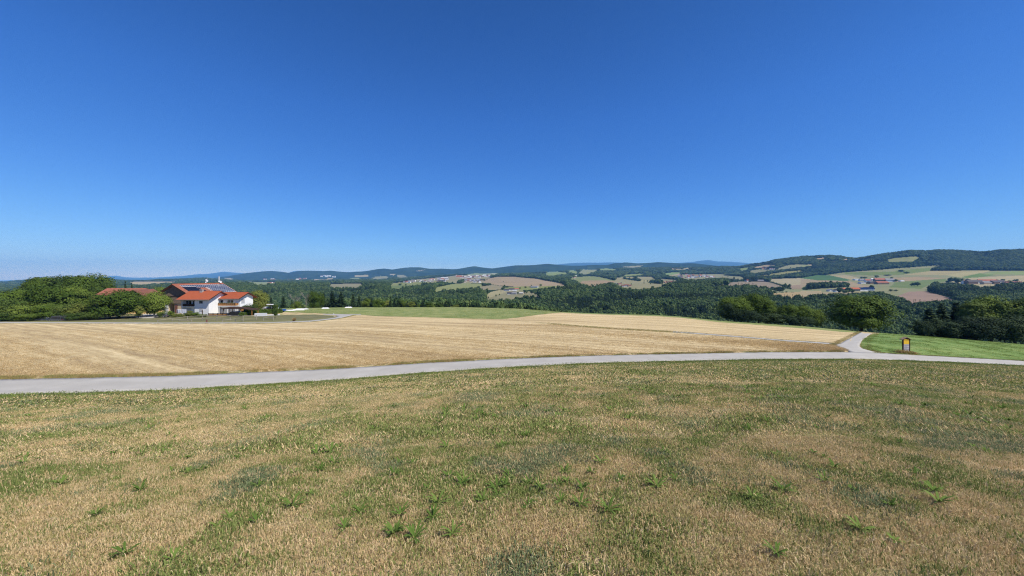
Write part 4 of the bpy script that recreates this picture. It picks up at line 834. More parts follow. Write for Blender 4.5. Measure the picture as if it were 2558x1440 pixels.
for k in range(22):
    x = xa0 + .34 + k * (xm - xa0 - .4) / 22; MB().box(x, x + .17, yA + .07, yA + .10, zb + .13, zb + .94).build('railing_board', 'brown', ro)
for k in range(4): MB().box(xa0 + .4 + k * 1.38, xa0 + .52 + k * 1.38, yA + .02, yA + .14, zb + .08, zb + .2).build('balcony_bracket', 'white', A_)
window_front(A_, X_(465, 132.4), X_(478.5, 132.4), Z_(760.5, 132.4), Z_(751, 132.4), 132.4); window_front(A_, X_(482, 132.4), X_(486, 132.4), zb + .1, Z_(751.5, 132.4), 132.4, name='balcony_door')
window_front(A_, X_(497.4, yA), X_(507, yA), Z_(759.3, yA), Z_(751.8, yA), yA); window_front(A_, X_(498, yA), X_(507.5, yA), Z_(778, yA), Z_(769.6, yA), yA, True)
window_front(A_, X_(466, 132.4), X_(478, 132.4), Z_(777.5, 132.4), Z_(769.5, 132.4), 132.4, True); window_front(A_, X_(460, 132.4), X_(464, 132.4), Z_(783, 132.4), Z_(769.5, 132.4), 132.4, name='terrace_door')
MB().box(-113.7, -112.8, 134.6, 135.4, -6.2, -4.75).box(-113.8, -112.7, 134.5, 135.5, -4.75, -4.63).build('chimney', 'concrete', A_)
dp = MB().tube((xa0 + .1, yA - .06, zroofA(yA) - .3), (xa0 + .1, yA - .06, gA), .05); dp.build('downpipe', 'metal', A_)
# right wing with the honey coloured balcony
B_ = empty('farmhouse', (0, 0, 0), label='white farmhouse wing with honey coloured timber balcony and sunlit gable', category='house')
gB = ground(-105, 137) - .3; xb0, xb1, yB, ybB = -107.3, -100.7, 136.4, 143.8
zeB, zrB, yrB = -8.0, -5.9, 140.3; sB = (zrB - zeB) / (yrB - 135.2)
def zroofB(y): return zeB + sB * (min(y, 2 * yrB - y) - 135.2) - .24
MB().prism([(yB, gB), (ybB, gB), (ybB, zroofB(ybB)), (yrB, zroofB(yrB)), (yB, zroofB(yB))], xb0, xb1, 'x').build('wall', 'white', B_)
gable_roof(B_, 'tile', -109.0, -99.8, 135.2, yrB, 145.4, zeB, zrB)
zc = Z_(764.6, 135.0)
MB().box(-107.28, xb1 - .1, 134.95, yB - .004, zc - .22, zc).build('balcony_slab', 'white', B_)
rl = MB().box(-107.25, xb1 - .15, 134.98, 135.03, zc + .05, zc + .10).box(-107.25, xb1 - .15, 134.95, 135.06, zc + .9, zc + .98); ro = rl.build('balcony_railing', 'honey', B_)
for k in range(34):
    x = -107.23 + k * 6.35 / 34; MB().box(x, x + .165, 134.99, 135.02, zc + .11, zc + .89).build('railing_board', 'honey', ro)
for k in range(5): MB().box(-107.2 + k * 1.55, -107.08 + k * 1.55, 134.94, 135.07, zc + .02, zc + 1.12).build('railing_post', 'honey', ro)
MB().box(xb1 - .2, xb1 - .14, 135.07, yB - .02, zc + .1, zc + .95).build('railing_end_board', 'honey', ro)
for q in range(9): MB().lathe([(.05, 0), (.16, .1), (.12, .28), (.02, .36)], 7, (-106.9 + q * .74, 134.86, zc + .92)).build('flower_box_plant', 'leaf', ro)
for (a, b_, c_, d_) in ((531.5, 537, 750, 757.5), (548, 558, 749.8, 758), (568, 583.5, 750, 757.5)): window_front(B_, max(X_(a, yB), xb0 + .1), X_(b_, yB), Z_(d_, yB), Z_(c_, yB), yB)
window_front(B_, max(X_(530, yB), xb0 + .1), X_(538, yB), Z_(775.5, yB), Z_(768.5, yB), yB); window_front(B_, X_(556, yB), X_(561, yB), Z_(777, yB), Z_(770, yB), yB)
MB().box(X_(543, yB), X_(551, yB), yB - .05, yB + .03, gB + .3, Z_(768, yB)).build('front_door', 'brown', B_)
gw = MB()
for z in np.linspace(-9.9, -8.55, 7): gw.box(xb1 - .02, xb1 + .05, 137.5, 139.3, z, z + .17)
fr = MB().box(xb1 - .02, xb1 + .07, 137.38, 137.5, -10.0, -8.3).box(xb1 - .02, xb1 + .07, 139.3, 139.42, -10.0, -8.3).box(xb1 - .02, xb1 + .10, 137.3, 139.5, -8.3, -8.1).build('window', 'white', B_)
gw.build('shutter', 'shutter', fr)
MB().tube((xb1 + .06, yB + .3, zroofB(yB)), (xb1 + .06, yB + .3, gB), .05).build('downpipe', 'metal', B_)
for k in range(3): MB().tube((-107.0 + 3.0 * k, 135.1, gB), (-107.0 + 3.0 * k, 135.1, zc - .22), .09).build('balcony_post', 'white', B_)
# barn, ridge running away from us
C_ = empty('barn', (0, 0, 0), label='large timber barn with solar panels on its long red roof', category='barn')
xr, yc0, yc1, zrC, kC = -127.0, 138.0, 162.5, -2.78, .615
def zc_(x): return zrC - kC * abs(x - xr)
gC = ground(-126, 139) - .4; zt = Z_(758.5, 139.2)
xl, xrr = -131.3, -119.6
MB().prism([(xl, zt), (xrr, zt), (xrr, zc_(xrr) - .26), (xr, zrC - .28), (xl, zc_(xl) - .26)], 139.0, 162.0).build('timber_wall', 'board', C_)
bd = MB()
for k in range(58):
    x = xl + .02 + k * .2; z1 = zc_(x + .1) - .42; bd.box(x, x + .165, 138.965, 138.998, zt + .02, z1)
o = bd.build('wall_board', 'board', C_); o['kind'] = 'stuff'
MB().box(xl - .05, xrr, 138.86, 138.96, Z_(741, 139), Z_(740, 139)).build('wall_beam', 'brown', C_)
MB().box(X_(419, 139), X_(431, 139), 138.9, 138.955, Z_(743, 139), Z_(741.6, 139)).build('loft_hatch', 'brown', C_)
MB().box(xl + .3, X_(422, 139.3), 139.3, 161.8, gC, zt - .003).box(X_(436, 139.3), xrr - .1, 139.3, 161.8, gC, zt - .003).build('masonry_wall', 'pale', C_)
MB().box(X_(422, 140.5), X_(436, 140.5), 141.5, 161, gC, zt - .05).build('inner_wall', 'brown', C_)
MB().box(X_(412, 139.2), X_(420, 139.2), 139.2, 139.29, gC + .3, zt - .6).build('barn_door', 'white', C_); MB().box(X_(437, 139.2), X_(443, 139.2), 139.2, 139.29, gC + .3, zt - .5).build('barn_door', 'tile_brown', C_)
R1 = MB().slab([(xr, yc0, zrC), (xr, yc1, zrC), (-132.4, yc1, zc_(-132.4)), (-132.4, yc0, zc_(-132.4))][::-1], .22).build('roof', 'tile_old', C_)
R2 = MB().slab([(xr + .004, yc0, zrC), (xr + .004, yc1, zrC), (-118.4, yc1, zc_(-118.4)), (-118.4, yc0, zc_(-118.4))], .22)
R2.f = [f_[::-1] for f_ in R2.f]; R2 = R2.build('roof', 'tile_old', C_)
cs = MB()
for k in range(22):
    a, b_ = xr + .05 + k * .385, xr + .05 + k * .385 + .36; q = [(a, yc0 + .05, zc_(a) + .012), (a, yc1 - .05, zc_(a) + .012), (b_, yc1 - .05, zc_(b_) + .05), (b_, yc0 + .05, zc_(b_) + .05)]; cs.slab(q[::-1], .03)
o = cs.build('tile_course', 'tile_old', R2); o['kind'] = 'stuff'
MB().tube((xr, yc0, zrC + .03), (xr, yc1, zrC + .03), .12).build('ridge_tile', 'tile', R2)
for xe in (-132.4, -118.4):
    q = [(xr, yc0 - .05, zrC + .03), (xr, yc0 + .02, zrC + .03), (xe, yc0 + .02, zc_(xe) + .03), (xe, yc0 - .05, zc_(xe) + .03)]; MB().slab(q if xe > xr else q[::-1], .3).build('bargeboard', 'brown', R1)
def roof_tile_panel(dx0, dx1, y0, y1, mat, nm, frame=True):
    a, b_ = xr + dx0, xr + dx1; q = [(a, y0, zc_(a) + .14), (b_, y0, zc_(b_) + .14), (b_, y1, zc_(b_) + .14), (a, y1, zc_(a) + .14)]
    p_ = MB().slab(q, .05).build(nm, mat, R2)
for r in range(6):
    for k in range(22):
        y = 140.4 + k * .975; d0 = .95 + r * .86
        if r >= 1 and y < 146.2 + (1 if r > 1 else 0) * 1.0: continue
        if r >= 2 and y < 150.2 + .0 * r: continue
        roof_tile_panel(d0, d0 + .80, y, y + .90, 'panel', 'solar_panel')
fm = MB()
for r in range(7):
    d0 = .95 + r * .86 - .03; y0 = 140.3 if r < 2 else 150.1; a, b_ = xr + d0 - .05, xr + d0 + .05
    fm.slab([(a, y0, zc_(a) + .13), (b_, y0, zc_(b_) + .13), (b_, 161.9, zc_(b_) + .13), (a, 161.9, zc_(a) + .13)], .05)
for k in range(23):
    y = 140.4 + k * .975 - .0375; d1 = 6.1 if y > 150 else (2.65 if y > 146 else 1.8); a, b_ = xr + .95, xr + d1
    fm.slab([(a, y - .045, zc_(a) + .155), (b_, y - .045, zc_(b_) + .155), (b_, y + .045, zc_(b_) + .155), (a, y + .045, zc_(a) + .155)], .05)
fm.build('panel_rail', 'plastic', R2)
for k in range(3): roof_tile_panel(2.0 + k * .95, 2.9 + k * .95, 140.2 + .0 * k, 146.0 + k * 1.0, 'black', 'solar_collector')
# antennas on the barn ridge and the dish beside the gable
def dish(m_, c_, r, d):
    d = Vector(d).normalized(); a = d.orthogonal().normalized(); b_ = d.cross(a); V = [tuple(Vector(c_))]; n = 12
    for rr, off in ((.5, .05), (1, .22)):
        V += [tuple(Vector(c_) + (a * math.cos(k * 6.2832 / n) + b_ * math.sin(k * 6.2832 / n)) * r * rr + d * off * r) for k in range(n)]
    m_.add(V, [(0, 1 + k, 1 + (k + 1) % n) for k in range(n)] + [(1 + k, 1 + n + k, 1 + n + (k + 1) % n, 1 + (k + 1) % n) for k in range(n)])
    return m_
def antenna(y, h, dishes, pan, label):
    e = empty('antenna_mast', (xr, y, zrC), label=label, category='antenna', group='antennas on the barn ridge')
    MB().tube((0, 0, -.3), (0, 0, h), .06).build('mast', 'metal', e)
    for dx, dz, r in dishes: 
        MB().tube((0, -.02, dz), (dx, -.25, dz), .03).build('bracket', 'metal', e); dish(MB(), (dx, -.25, dz), r, (.5, -1, .15)).build('dish', 'plastic', e)
    for dx, z0, z1 in pan: MB().box(dx - .16, dx + .16, -.3, -.08, z0, z1).build('panel_antenna', 'plastic', e)
antenna(154.2, 2.5, [(-.25, .55, .34), (.18, 1.1, .36), (-.2, 1.5, .3)], [], 'left antenna mast with small round dishes on the barn ridge')
antenna(160.6, 3.1, [(.15, .9, .38), (.85, .6, .45)], [(-.05, 1.3, 2.9)], 'right antenna mast with a tall white panel on the barn ridge')
e = empty('satellite_dish', (X_(623, 145.6), 145.6, ground(X_(623, 145.6), 145.6)), label='white satellite dish on a pole at the white gable', category='dish')
hd = Z_(745.6, 145.6) - e.location.z
MB().tube((0, 0, 0), (0, 0, hd), .06).build('pole', 'metal', e); dish(MB(), (0, -.2, hd), .52, (.45, -1, .3)).build('dish', 'plastic', e)
# yellow farmhouse further left
D_ = empty('farmhouse', (0, 0, 0), label='yellow farmhouse with a wide hipped red roof half hidden by trees', category='house')
gD = ground(-150, 141) - .4; yD = 141.2
MB().prism([(yD, gD), (152.6, gD), (152.6, -8.4), (147, -5.0), (yD, -8.4)], -159.6, -144.3, 'x').build('wall', 'cream', D_)
MB().slab([(X_(217.6, 140), 140, -8.4), (-143.2, 140, -8.4), (-145.3, 147, -4.5), (-160.8, 147, -4.5)], .22).build('roof', 'tile_old', D_)
MB().slab([(-145.3, 147.004, -4.5), (-143.2, 154, -8.4), (-161, 154, -8.4), (-160.8, 147.004, -4.5)][::-1], .22).build('roof', 'tile_old', D_)
MB().slab([(-143.195, 140, -8.4), (-143.195, 154, -8.4), (-145.295, 147, -4.5), (-145.295, 147, -4.5)], .22).build('roof', 'tile_brown', D_)
xg = X_(335.5, 139); zg = Z_(723.8, 138.6)
MB().prism([(xg - 3.0, gD), (xg + 3.0, gD), (xg + 3.0, zg - 2.3), (xg, zg - .35), (xg - 3.0, zg - 2.3)], 139.6, 146).build('gable_wall', 'cream', D_)
for s_ in (-1, 1):
    q = [(xg, 138.4, zg), (xg + s_ * 3.9, 138.4, zg - 2.45), (xg + s_ * 3.9, 146.5, zg - 2.45), (xg, 146.5, zg)]
    MB().slab(q if s_ > 0 else q[::-1], .2).build('gable_roof', 'tile_old' if s_ < 0 else 'tile_brown', D_)
MB().prism([(xg - 2.6, zg - 2.25), (xg + 2.6, zg - 2.25), (xg, zg - .6)], 139.5, 139.59).build('gable_boarding', 'brown', D_)
window_front(D_, xg - .6, xg + .6, gD + 3.9, gD + 5.2, 139.6); window_front(D_, xg + 1.2, xg + 2.2, gD + 1.2, gD + 2.5, 139.6)
# carport
K_ = empty('carport', (0, 0, 0), label='brown timber carport in front of the balcony wing', category='carport')
x0, x1 = X_(557, 129.5), X_(606, 129.5); gK = ground((x0 + x1) / 2, 130); zk = Z_(770.2, 129.5)
MB().slab([(x0, 128.6, zk), (x1, 128.6, zk - .05), (x1, 133.4, zk + .15), (x0, 133.4, zk + .2)], .2).build('roof', 'brown', K_)
MB().slab([(x1 + .1, 129.2, zk - .12), (x1 + 3.7, 129.2, zk - .62), (x1 + 3.7, 132.6, zk - .5), (x1 + .1, 132.6, zk)], .16).build('side_roof', 'brown', K_)
for x in (x0 + .2, (x0 + x1) / 2, x1 - .2, x1 + 3.4):
    for y in (129.3, 132.4): MB().box(x - .08, x + .08, y - .08, y + .08, gK - .3, zk - .25 if x < x1 + 1 else zk - .75).build('post', 'honey', K_)
for s_ in (-1, 1): MB().tube((x1 - .2, 129.3, zk - 1.1), (x1 - .2 + s_ * .8, 129.3, zk - .26), .07).build('brace', 'honey', K_)
MB().box(x1 - .5, x1 + .6, 128.9, 129.05, zk - .95, zk - .3).build('gable_board', 'honey', K_)
# low timber wall and terrace in front
L_ = empty('garden_wall', (0, 0, 0), label='low timber retaining wall with orange planks before the terrace', category='wall')
x0, x1, y = X_(521, 127.5), X_(567, 127.5), 127.5; g = ground((x0 + x1) / 2, y)
for k in range(4): MB().box(x0, x1, y, y + .12, g - .1 + k * .27, g + .14 + k * .27).build('plank', 'honey' if k in (0, 2) else 'brown', L_)
for k in range(5): MB().box(x0 + k * (x1 - x0) / 4 - .08, x0 + k * (x1 - x0) / 4 + .08, y - .09, y - .003, g - .2, g + 1.1).build('post', 'brown', L_)
# cars
def car(px, Y, paint, label, L=4.3, face=1, rz=0.0, h=1.5, van=False, dz=0.0):
    X = X_(px, Y); g = ground(X, Y) + dz; e = empty('parked_car', (X, Y, g), rz, label=label, category='car')
    hw = .86; k = L / 4.3
    pr_ = [(-2.1 * k, .35), (2.1 * k, .35), (2.12 * k, .7), (1.95 * k, .88), (1.0 * k, .98), (-1.9 * k, 1.0), (-2.12 * k, .8)]
    cb_ = [(-1.95 * k, .985), (1.0 * k, .965), (.35 * k, h), (-1.5 * k, h), ] if not van else [(-2.05 * k, .985), (1.35 * k, .96), (.9 * k, h), (-2.0 * k, h)]
    fl = lambda P: [(face * a, z) for a, z in P] if face > 0 else [(face * a, z) for a, z in P][::-1]
    MB().prism(fl(pr_), -hw, hw).build('body', paint, e)
    MB().prism(fl([(a * .97, z) for a, z in cb_]), -hw * .88, hw * .88).build('cabin', paint, e)
    for s_ in (-1, 1):
        a0, a1 = cb_[0][0] + .35, cb_[1][0] - .35
        MB().prism(fl([(a0, 1.03), (a1, 1.03), (cb_[2][0] - .1, h - .12), (cb_[3][0] + .2, h - .12)]), s_ * hw * .885 - .012, s_ * hw * .885 + .012).build('side_window', 'glass', e)
        for wx in (-1.3 * k, 1.32 * k):
            w_ = MB().lathe([(.32, -.1), (.34, -.05), (.34, .05), (.32, .1)], 14, (face * wx, s_ * (hw - .08), .33), 'y').build('wheel', 'tyre', e)
            MB().lathe([(.2, -.02), (.2, .02)], 10, (face * wx, s_ * (hw + .02), .33), 'y').build('rim', 'metal', w_)
        MB().box(face * 2.06 * k - .06, face * 2.06 * k + .06, s_ * .62 - .16, s_ * .62 + .16, .62, .76).build('headlight', 'lamp', e)
        MB().box(-face * 2.06 * k - .06, -face * 2.06 * k + .06, s_ * .66 - .12, s_ * .66 + .12, .68, .84).build('tail_light', 'redlamp', e)
    a, b_ = cb_[1], cb_[2]; q = [(face * (a[0] * .97 + .015), -hw * .8, a[1] + .05), (face * (a[0] * .97 + .015), hw * .8, a[1] + .05), (face * (b_[0] * .97 + .03), hw * .78, b_[1] - .08), (face * (b_[0] * .97 + .03), -hw * .78, b_[1] - .08)]
    MB().slab(q, .02).build('windscreen', 'glass', e)
    return e
car(589, 127.6, 'cardark', 'dark estate car parked at the front of the carport', 4.4, 1, .15)
car(585, 131.0, 'carwhite', 'white car parked inside the carport', 4.3, -1, .1)
car(404, 122.5, 'cargrey', 'dark grey car half hidden behind garden bushes', 4.4, -1, .05)
car(144, 110.8, 'cargrey', 'dark grey van under the thicket beside the lane', 4.3, -1, .0, 1.75, True, -.35)
car(112, 112.6, 'carwhite', 'pale silver car nose showing left of the dark van', 4.2, -1, .0, dz=-.5)
# fences on the lawn
def fence(posts, rails, label, nm='paddock_fence', mat='rail'):
    e = empty(nm, (0, 0, 0), label=label, category='fence'); B0 = []
    for (px, pyb, pyt) in posts:
        X, Y = hit(px, pyb); g = float(H(X, Y)); zt = Z_(pyt, Y); B0.append((X, Y, g, zt)); MB().tube((X, Y, g - .3), (X, Y, zt), .085).build('post', mat, e)
    for (i, j, fi, fj) in rails:
        a, b_ = B0[i], B0[j]; MB().tube((a[0], a[1] - .1, a[2] + (a[3] - a[2]) * fi), (b_[0], b_[1] - .1, b_[2] + (b_[3] - b_[2]) * fj), .06, .055, 6).build('rail', mat, e)
fence([(394, 804.6, 800.4), (430, 803.2, 795.5), (468.5, 801.8, 790.5), (506.3, 801, 788.2), (541.7, 800.8, 788), (574.8, 800.8, 788.2), (606.6, 801.2, 789.2), (641, 799.5, 787.6)],
      [(i, i + 1, .93, .93) for i in range(7)] + [(i, i + 1, .4, .4) for i in range(1, 5)], 'long weathered wooden rail fence across the dry lawn')
fence([(447, 804.6, 800.6), (479, 804.5, 799.5), (556, 805.2, 799.8), (589, 803.6, 796.2), (607, 804.8, 789.8)], [(0, 1, .9, .9), (2, 3, .9, .9), (3, 4, .9, .4)], 'short lower rail fence beside the lane with a slanting rail')
fence([(657.5, 801.2, 793.2), (683, 801.0, 793.2)], [(0, 1, .97, .97)], 'low two post hitching rail on the lawn', 'hitching_rail')
def post(px, pyb, pyt, r, mat, label, nm='post', cat='post'):
    X, Y = hit(px, pyb); g = float(H(X, Y)); tag(MB().lathe([(r, g - .3), (r, Z_(pyt, Y) - .03), (r * .75, Z_(pyt, Y))], 8, (X, Y, 0)).build(nm, mat), label, cat)
post(516.4, 806.2, 799, .17, 'tile_brown', 'thick reddish brown post beside the lane', 'marker_post')
post(505.3, 790.5, 775.5, .14, 'brown', 'dark slim post in the garden before the white wall', 'garden_post')
post(833.6, 786.6, 783.6, .12, 'plastic', 'small white bollard at the bend of the lane', 'bollard', 'bollard')
post(609.8, 789, 780.5, .26, 'blue', 'blue barrel beside the carport', 'barrel', 'barrel')
# laundry
e = empty('clothes_line', (0, 0, 0), label='clothes line with thin posts before the white farmhouse', category='clothes line')
Yl = 123.5; gl = ground(X_(455, Yl), Yl)
for px in (441, 467): MB().tube((X_(px, Yl), Yl, gl - .2), (X_(px, Yl), Yl, Z_(773.2, Yl)), .04).build('post', 'metal', e)
MB().tube((X_(441, Yl), Yl, Z_(773.6, Yl)), (X_(467, Yl), Yl, Z_(773.6, Yl)), .012).build('line', 'metal', e)
def sheet(px0, px1, py0, py1, seed, label):
    n, m_ = 9, 7; r_ = random.Random(seed); V = []
    for i in range(m_):
        for j in range(n):
            t_ = j / (n - 1); s_ = i / (m_ - 1); sag = .0 if seed == 1 else .25 * math.sin(t_ * 3.14) * s_
            V.append((X_(px0 + (px1 - px0) * t_, Yl), Yl + .08 * math.sin(j * 1.7 + seed) * s_, Z_(py0 + (py1 - py0) * s_, Yl) - sag))
    o = new_obj('bed_sheet', V, [tuple(q) for q in grid_faces(m_, n)], 'cloth', smooth_=True); md = o.modifiers.new('thickness', 'SOLIDIFY'); md.thickness = .012
    tag(o, label, 'sheet', 'bed sheets on the clothes line')
sheet(443, 453, 773.7, 783, 1, 'squarish bed sheet at the left of the clothes line'); sheet(454, 465.5, 773.9, 782, 2, 'sagging bed sheet at the right of the clothes line')
# garden bushes
for k, (px, yt, Y, w_, mt, lb) in enumerate([(403, 778, 122, 22, 'leaf', 'green bush in front of the dark grey car'), (425, 777, 123.5, 18, 'leaf', 'green bush left of the clothes line'), (436, 783, 122.6, 16, 'leaf_yellow', 'yellowish bush under the first sheet'), (452, 784, 122.3, 18, 'leaf_yellow', 'yellow flowering bush below the sheets'), (470, 781, 123, 17, 'leaf_yellow', 'brownish yellow bush right of the sheets'),
     (474, 776, 125.5, 15, 'leaf_yellow', 'upright rusty shrub before the lower loggia'), (487, 780, 124.5, 22, 'leaf', 'dark green bush before the white wall'), (500, 785, 123.5, 14, 'leaf', 'small bush at the foot of the garden post'), (512, 786, 124, 12, 'leaf_yellow', 'small yellowish bush left of the timber wall'), (606, 780, 127, 18, 'leaf', 'dark bush right of the blue barrel'), (612, 768, 134, 26, 'leaf_dark', 'dark shrub under the sunlit gable')]):
    tree('bush', px, yt, Y, w_, mt, lb, 'garden bushes before the farmhouse', 'bush', cat='bush')
# hedge
def hedge(p0, p1, h, th, label):
    (xa, ya), (xb, yb) = p0, p1; r_ = np.random.default_rng(3); n = 5200; t_ = r_.random(n); face = r_.integers(0, 3, n)
    L_ = np.hypot(xb - xa, yb - ya); d = np.array([(xb - xa) / L_, (yb - ya) / L_]); nn = np.array([d[1], -d[0]])
    a = r_.uniform(-.5, .5, n) * th; z = r_.uniform(0, 1, n) * h; N = np.zeros((n, 3))
    a = np.where(face == 0, th / 2, np.where(face == 1, -th / 2, a)); z = np.where(face == 2, h, z)
    N[:, :2] = np.where(face[:, None] == 0, nn, np.where(face[:, None] == 1, -nn, 0)); N[:, 2] = (face == 2) + .3
    P = np.stack([xa + d[0] * L_ * t_ + nn[0] * a, ya + d[1] * L_ * t_ + nn[1] * a, H(xa + d[0] * L_ * t_, ya + d[1] * L_ * t_) + z], 1) + r_.normal(size=(n, 3)) * .09
    N = N + r_.normal(size=(n, 3)) * .45; N /= np.linalg.norm(N, axis=1, keepdims=True)
    V, Fc = leaf_quads(P, N, .22, r_)
    e = empty('hedge', (0, 0, 0), label=label, category='hedge'); new_obj('foliage', V, Fc, 'leaf', e)
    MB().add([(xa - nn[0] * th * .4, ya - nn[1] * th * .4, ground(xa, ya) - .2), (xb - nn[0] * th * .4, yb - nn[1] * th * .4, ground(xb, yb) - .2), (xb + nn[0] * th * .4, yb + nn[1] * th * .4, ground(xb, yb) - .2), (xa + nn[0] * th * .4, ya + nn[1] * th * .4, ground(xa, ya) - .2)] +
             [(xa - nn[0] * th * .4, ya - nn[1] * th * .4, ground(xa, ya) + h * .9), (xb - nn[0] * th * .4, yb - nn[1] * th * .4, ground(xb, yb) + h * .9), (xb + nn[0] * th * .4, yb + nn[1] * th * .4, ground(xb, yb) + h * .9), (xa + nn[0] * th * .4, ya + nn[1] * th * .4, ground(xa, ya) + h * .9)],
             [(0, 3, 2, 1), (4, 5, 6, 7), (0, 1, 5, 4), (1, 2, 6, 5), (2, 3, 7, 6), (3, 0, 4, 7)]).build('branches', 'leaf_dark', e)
hedge((X_(619, 131), 131), (X_(702, 143), 143), 1.5, 1.4, 'clipped green hedge running right from the carport')
# things stored beside the hedge
def boxy(nm, px, Y, L, W, h, mat, label, cat, rz=0, lid=True, dz=0):
    X = X_(px, Y); e = empty(nm, (X, Y, ground(X, Y) + dz), rz, label=label, category=cat)
    m_ = MB().box(-L / 2, L / 2, -W / 2, -W / 2 + .06, .1, h).box(-L / 2, L / 2, W / 2 - .06, W / 2, .1, h).box(-L / 2, -L / 2 + .06, -W / 2 + .061, W / 2 - .061, .1, h).box(L / 2 - .06, L / 2, -W / 2 + .061, W / 2 - .061, .1, h); m_.build('side', mat, e)
    if lid: MB().slab([(-L / 2 - .05, -W / 2 - .05, h + .07), (L / 2 + .05, -W / 2 - .05, h + .07), (L / 2 + .05, W / 2 + .05, h + .11), (-L / 2 - .05, W / 2 + .05, h + .11)], .06).build('lid', mat, e)
    for s_ in (-1, 1): MB().box(s_ * L * .4 - .06, s_ * L * .4 + .06, -W / 2 + .1, W / 2 - .1, -.1, .1).build('runner', 'metal', e)
    return e
boxy('water_trough', 651.5, 127.3, 3.5, 1.0, .95, 'plastic', 'large white trough standing in front of the hedge', 'trough', .25)
e = empty('plank_stack', (X_(679, 131), 131, ground(X_(679, 131), 131)), .42, label='stack of long white planks on the lawn right of the trough', category='planks')
for k in range(4): MB().box(-2.3 + .1 * k, 2.3 + .05 * k, -.4 + .2 * k, -.24 + .2 * k, .05, .32).build('plank', 'plastic', e)
def mound(pxa, pxb, py, h, wd, mat, label, nm='silage_heap'):
    xa, ya = hit(pxa, py); xb, yb = hit(pxb, py - .3); r_ = np.random.default_rng(int(pxa)); n, m_ = 26, 9; V = []
    for i in range(n):
        t_ = i / (n - 1)
        for j in range(m_):
            s_ = j / (m_ - 1) * 2 - 1; hh = h * (1 - s_ * s_) ** .6 * min(1, 6 * t_, 6 * (1 - t_)) * (1 + .2 * (vnoise(t_ * 9, s_ * 2, int(pxa)) - .5)); x = xa + (xb - xa) * t_; y = ya + (yb - ya) * t_ + s_ * wd / 2
            V.append((x, y, float(H(x, y)) - .05 + hh))
    o = new_obj(nm, V, [tuple(q) for q in grid_faces(n, m_)], mat, smooth_=True); tag(o, label, 'heap', 'white foil heaps beyond the lawn')
mound(711, 737, 776.6, .4, 2.6, 'plastic', 'white foil heap nearest to the hedge end'); mound(737, 771, 773.4, .42, 3.2, 'plastic', 'longest white foil heap left of the green field'); mound(727, 762, 775.6, .45, 1.6, 'plastic', 'flat white foil strip before the longest heap')
mound(803, 823, 771.6, .55, 1.4, 'plastic', 'small white foil heap under the tall broadleaf'); mound(861, 880, 769.6, .55, 1.6, 'plastic', 'white foil heap on the crest below the dark conifers')
e = empty('farm_trailer', (X_(707, 148), 148, ground(X_(707, 148), 148)), .3, label='small dark blue trailer beside the foil heaps', category='trailer')
MB().box(-1, 1, -.7, .7, .5, 1.15).build('body', 'blue', e); MB().tube((1, 0, .55), (2.1, 0, .4), .05).build('drawbar', 'metal', e)
for s_ in (-1, 1): MB().lathe([(.3, -.08), (.34, 0), (.3, .08)], 12, (0, s_ * .78, .33), 'y').build('wheel', 'tyre', e)
# tractor with white canopy
Yt = 149.0; e = empty('tractor', (X_(677, Yt), Yt, ground(X_(677, Yt), Yt)), .2, label='old tractor with white canopy behind the hedge', category='tractor'); e.scale = (1.15, 1.15, 1.15)
MB().prism([(-.4, .7), (1.7, .7), (1.75, 1.3), (.4, 1.42), (-.4, 1.2)], -.33, .33).build('bonnet', 'cardark', e); MB().box(-.9, -.4, -.4, .4, .9, 1.15).box(-1.0, -.88, -.4, .4, 1.15, 1.6).build('seat', 'tyre', e)
for s_ in (-1, 1):
    w_ = MB().lathe([(.66, -.2), (.74, -.1), (.74, .1), (.66, .2)], 18, (-.7, s_ * .75, .74), 'y').build('rear_wheel', 'tyre', e); MB().lathe([(.36, -.21), (.36, .21)], 12, (-.7, s_ * .75, .74), 'y').build('rim', 'metal', w_)
    MB().lathe([(.4, -.12), (.44, 0), (.4, .12)], 14, (1.35, s_ * .6, .43), 'y').build('front_wheel', 'tyre', e)
    for x in (-1.0, .3): MB().tube((x, s_ * .6, 1.0), (x, s_ * .6, 2.45), .035).build('canopy_post', 'metal', e)
MB().prism([(-1.25, 2.45), (.6, 2.45), (.5, 2.62), (-1.1, 2.68)], -.8, .8).build('canopy', 'plastic', e); MB().tube((.1, 0, 1.3), (-.25, 0, 1.6), .03).build('steering_column', 'metal', e)
def shed(px, Y, L, W, h, wall, roof, label, cat='shed', nm='garden_shed', rz=0):
    X = X_(px, Y); e = empty(nm, (X, Y, ground(X, Y)), rz, label=label, category=cat)
    MB().prism([(-L / 2, -.2), (L / 2, -.2), (L / 2, h * .78), (0, h - .1), (-L / 2, h * .78)], -W / 2, W / 2).build('wall', wall, e)
    for s_ in (-1, 1):
        q = [(0, -W / 2 - .2, h), (s_ * (L / 2 + .2), -W / 2 - .2, h * .74), (s_ * (L / 2 + .2), W / 2 + .2, h * .74), (0, W / 2 + .2, h)]; MB().slab(q if s_ > 0 else q[::-1], .08).build('roof', roof, e)
    MB().box(-.35, .35, -W / 2 - .03, -W / 2 + .02, h * .3, h * .6).build('window', 'glass', e)
shed(638, 151, 2.6, 2.2, 2.9, 'pale', 'concrete', 'small beige shed between olive tree and white gable')
shed(664, 149, 1.5, 1.6, 2.0, 'plastic', 'plastic', 'small white hut left of the tractor')
boxy('water_tank', 689, 148.5, 1.5, 1.2, 1.7, 'plastic', 'white cube tank right of the tractor', 'tank')

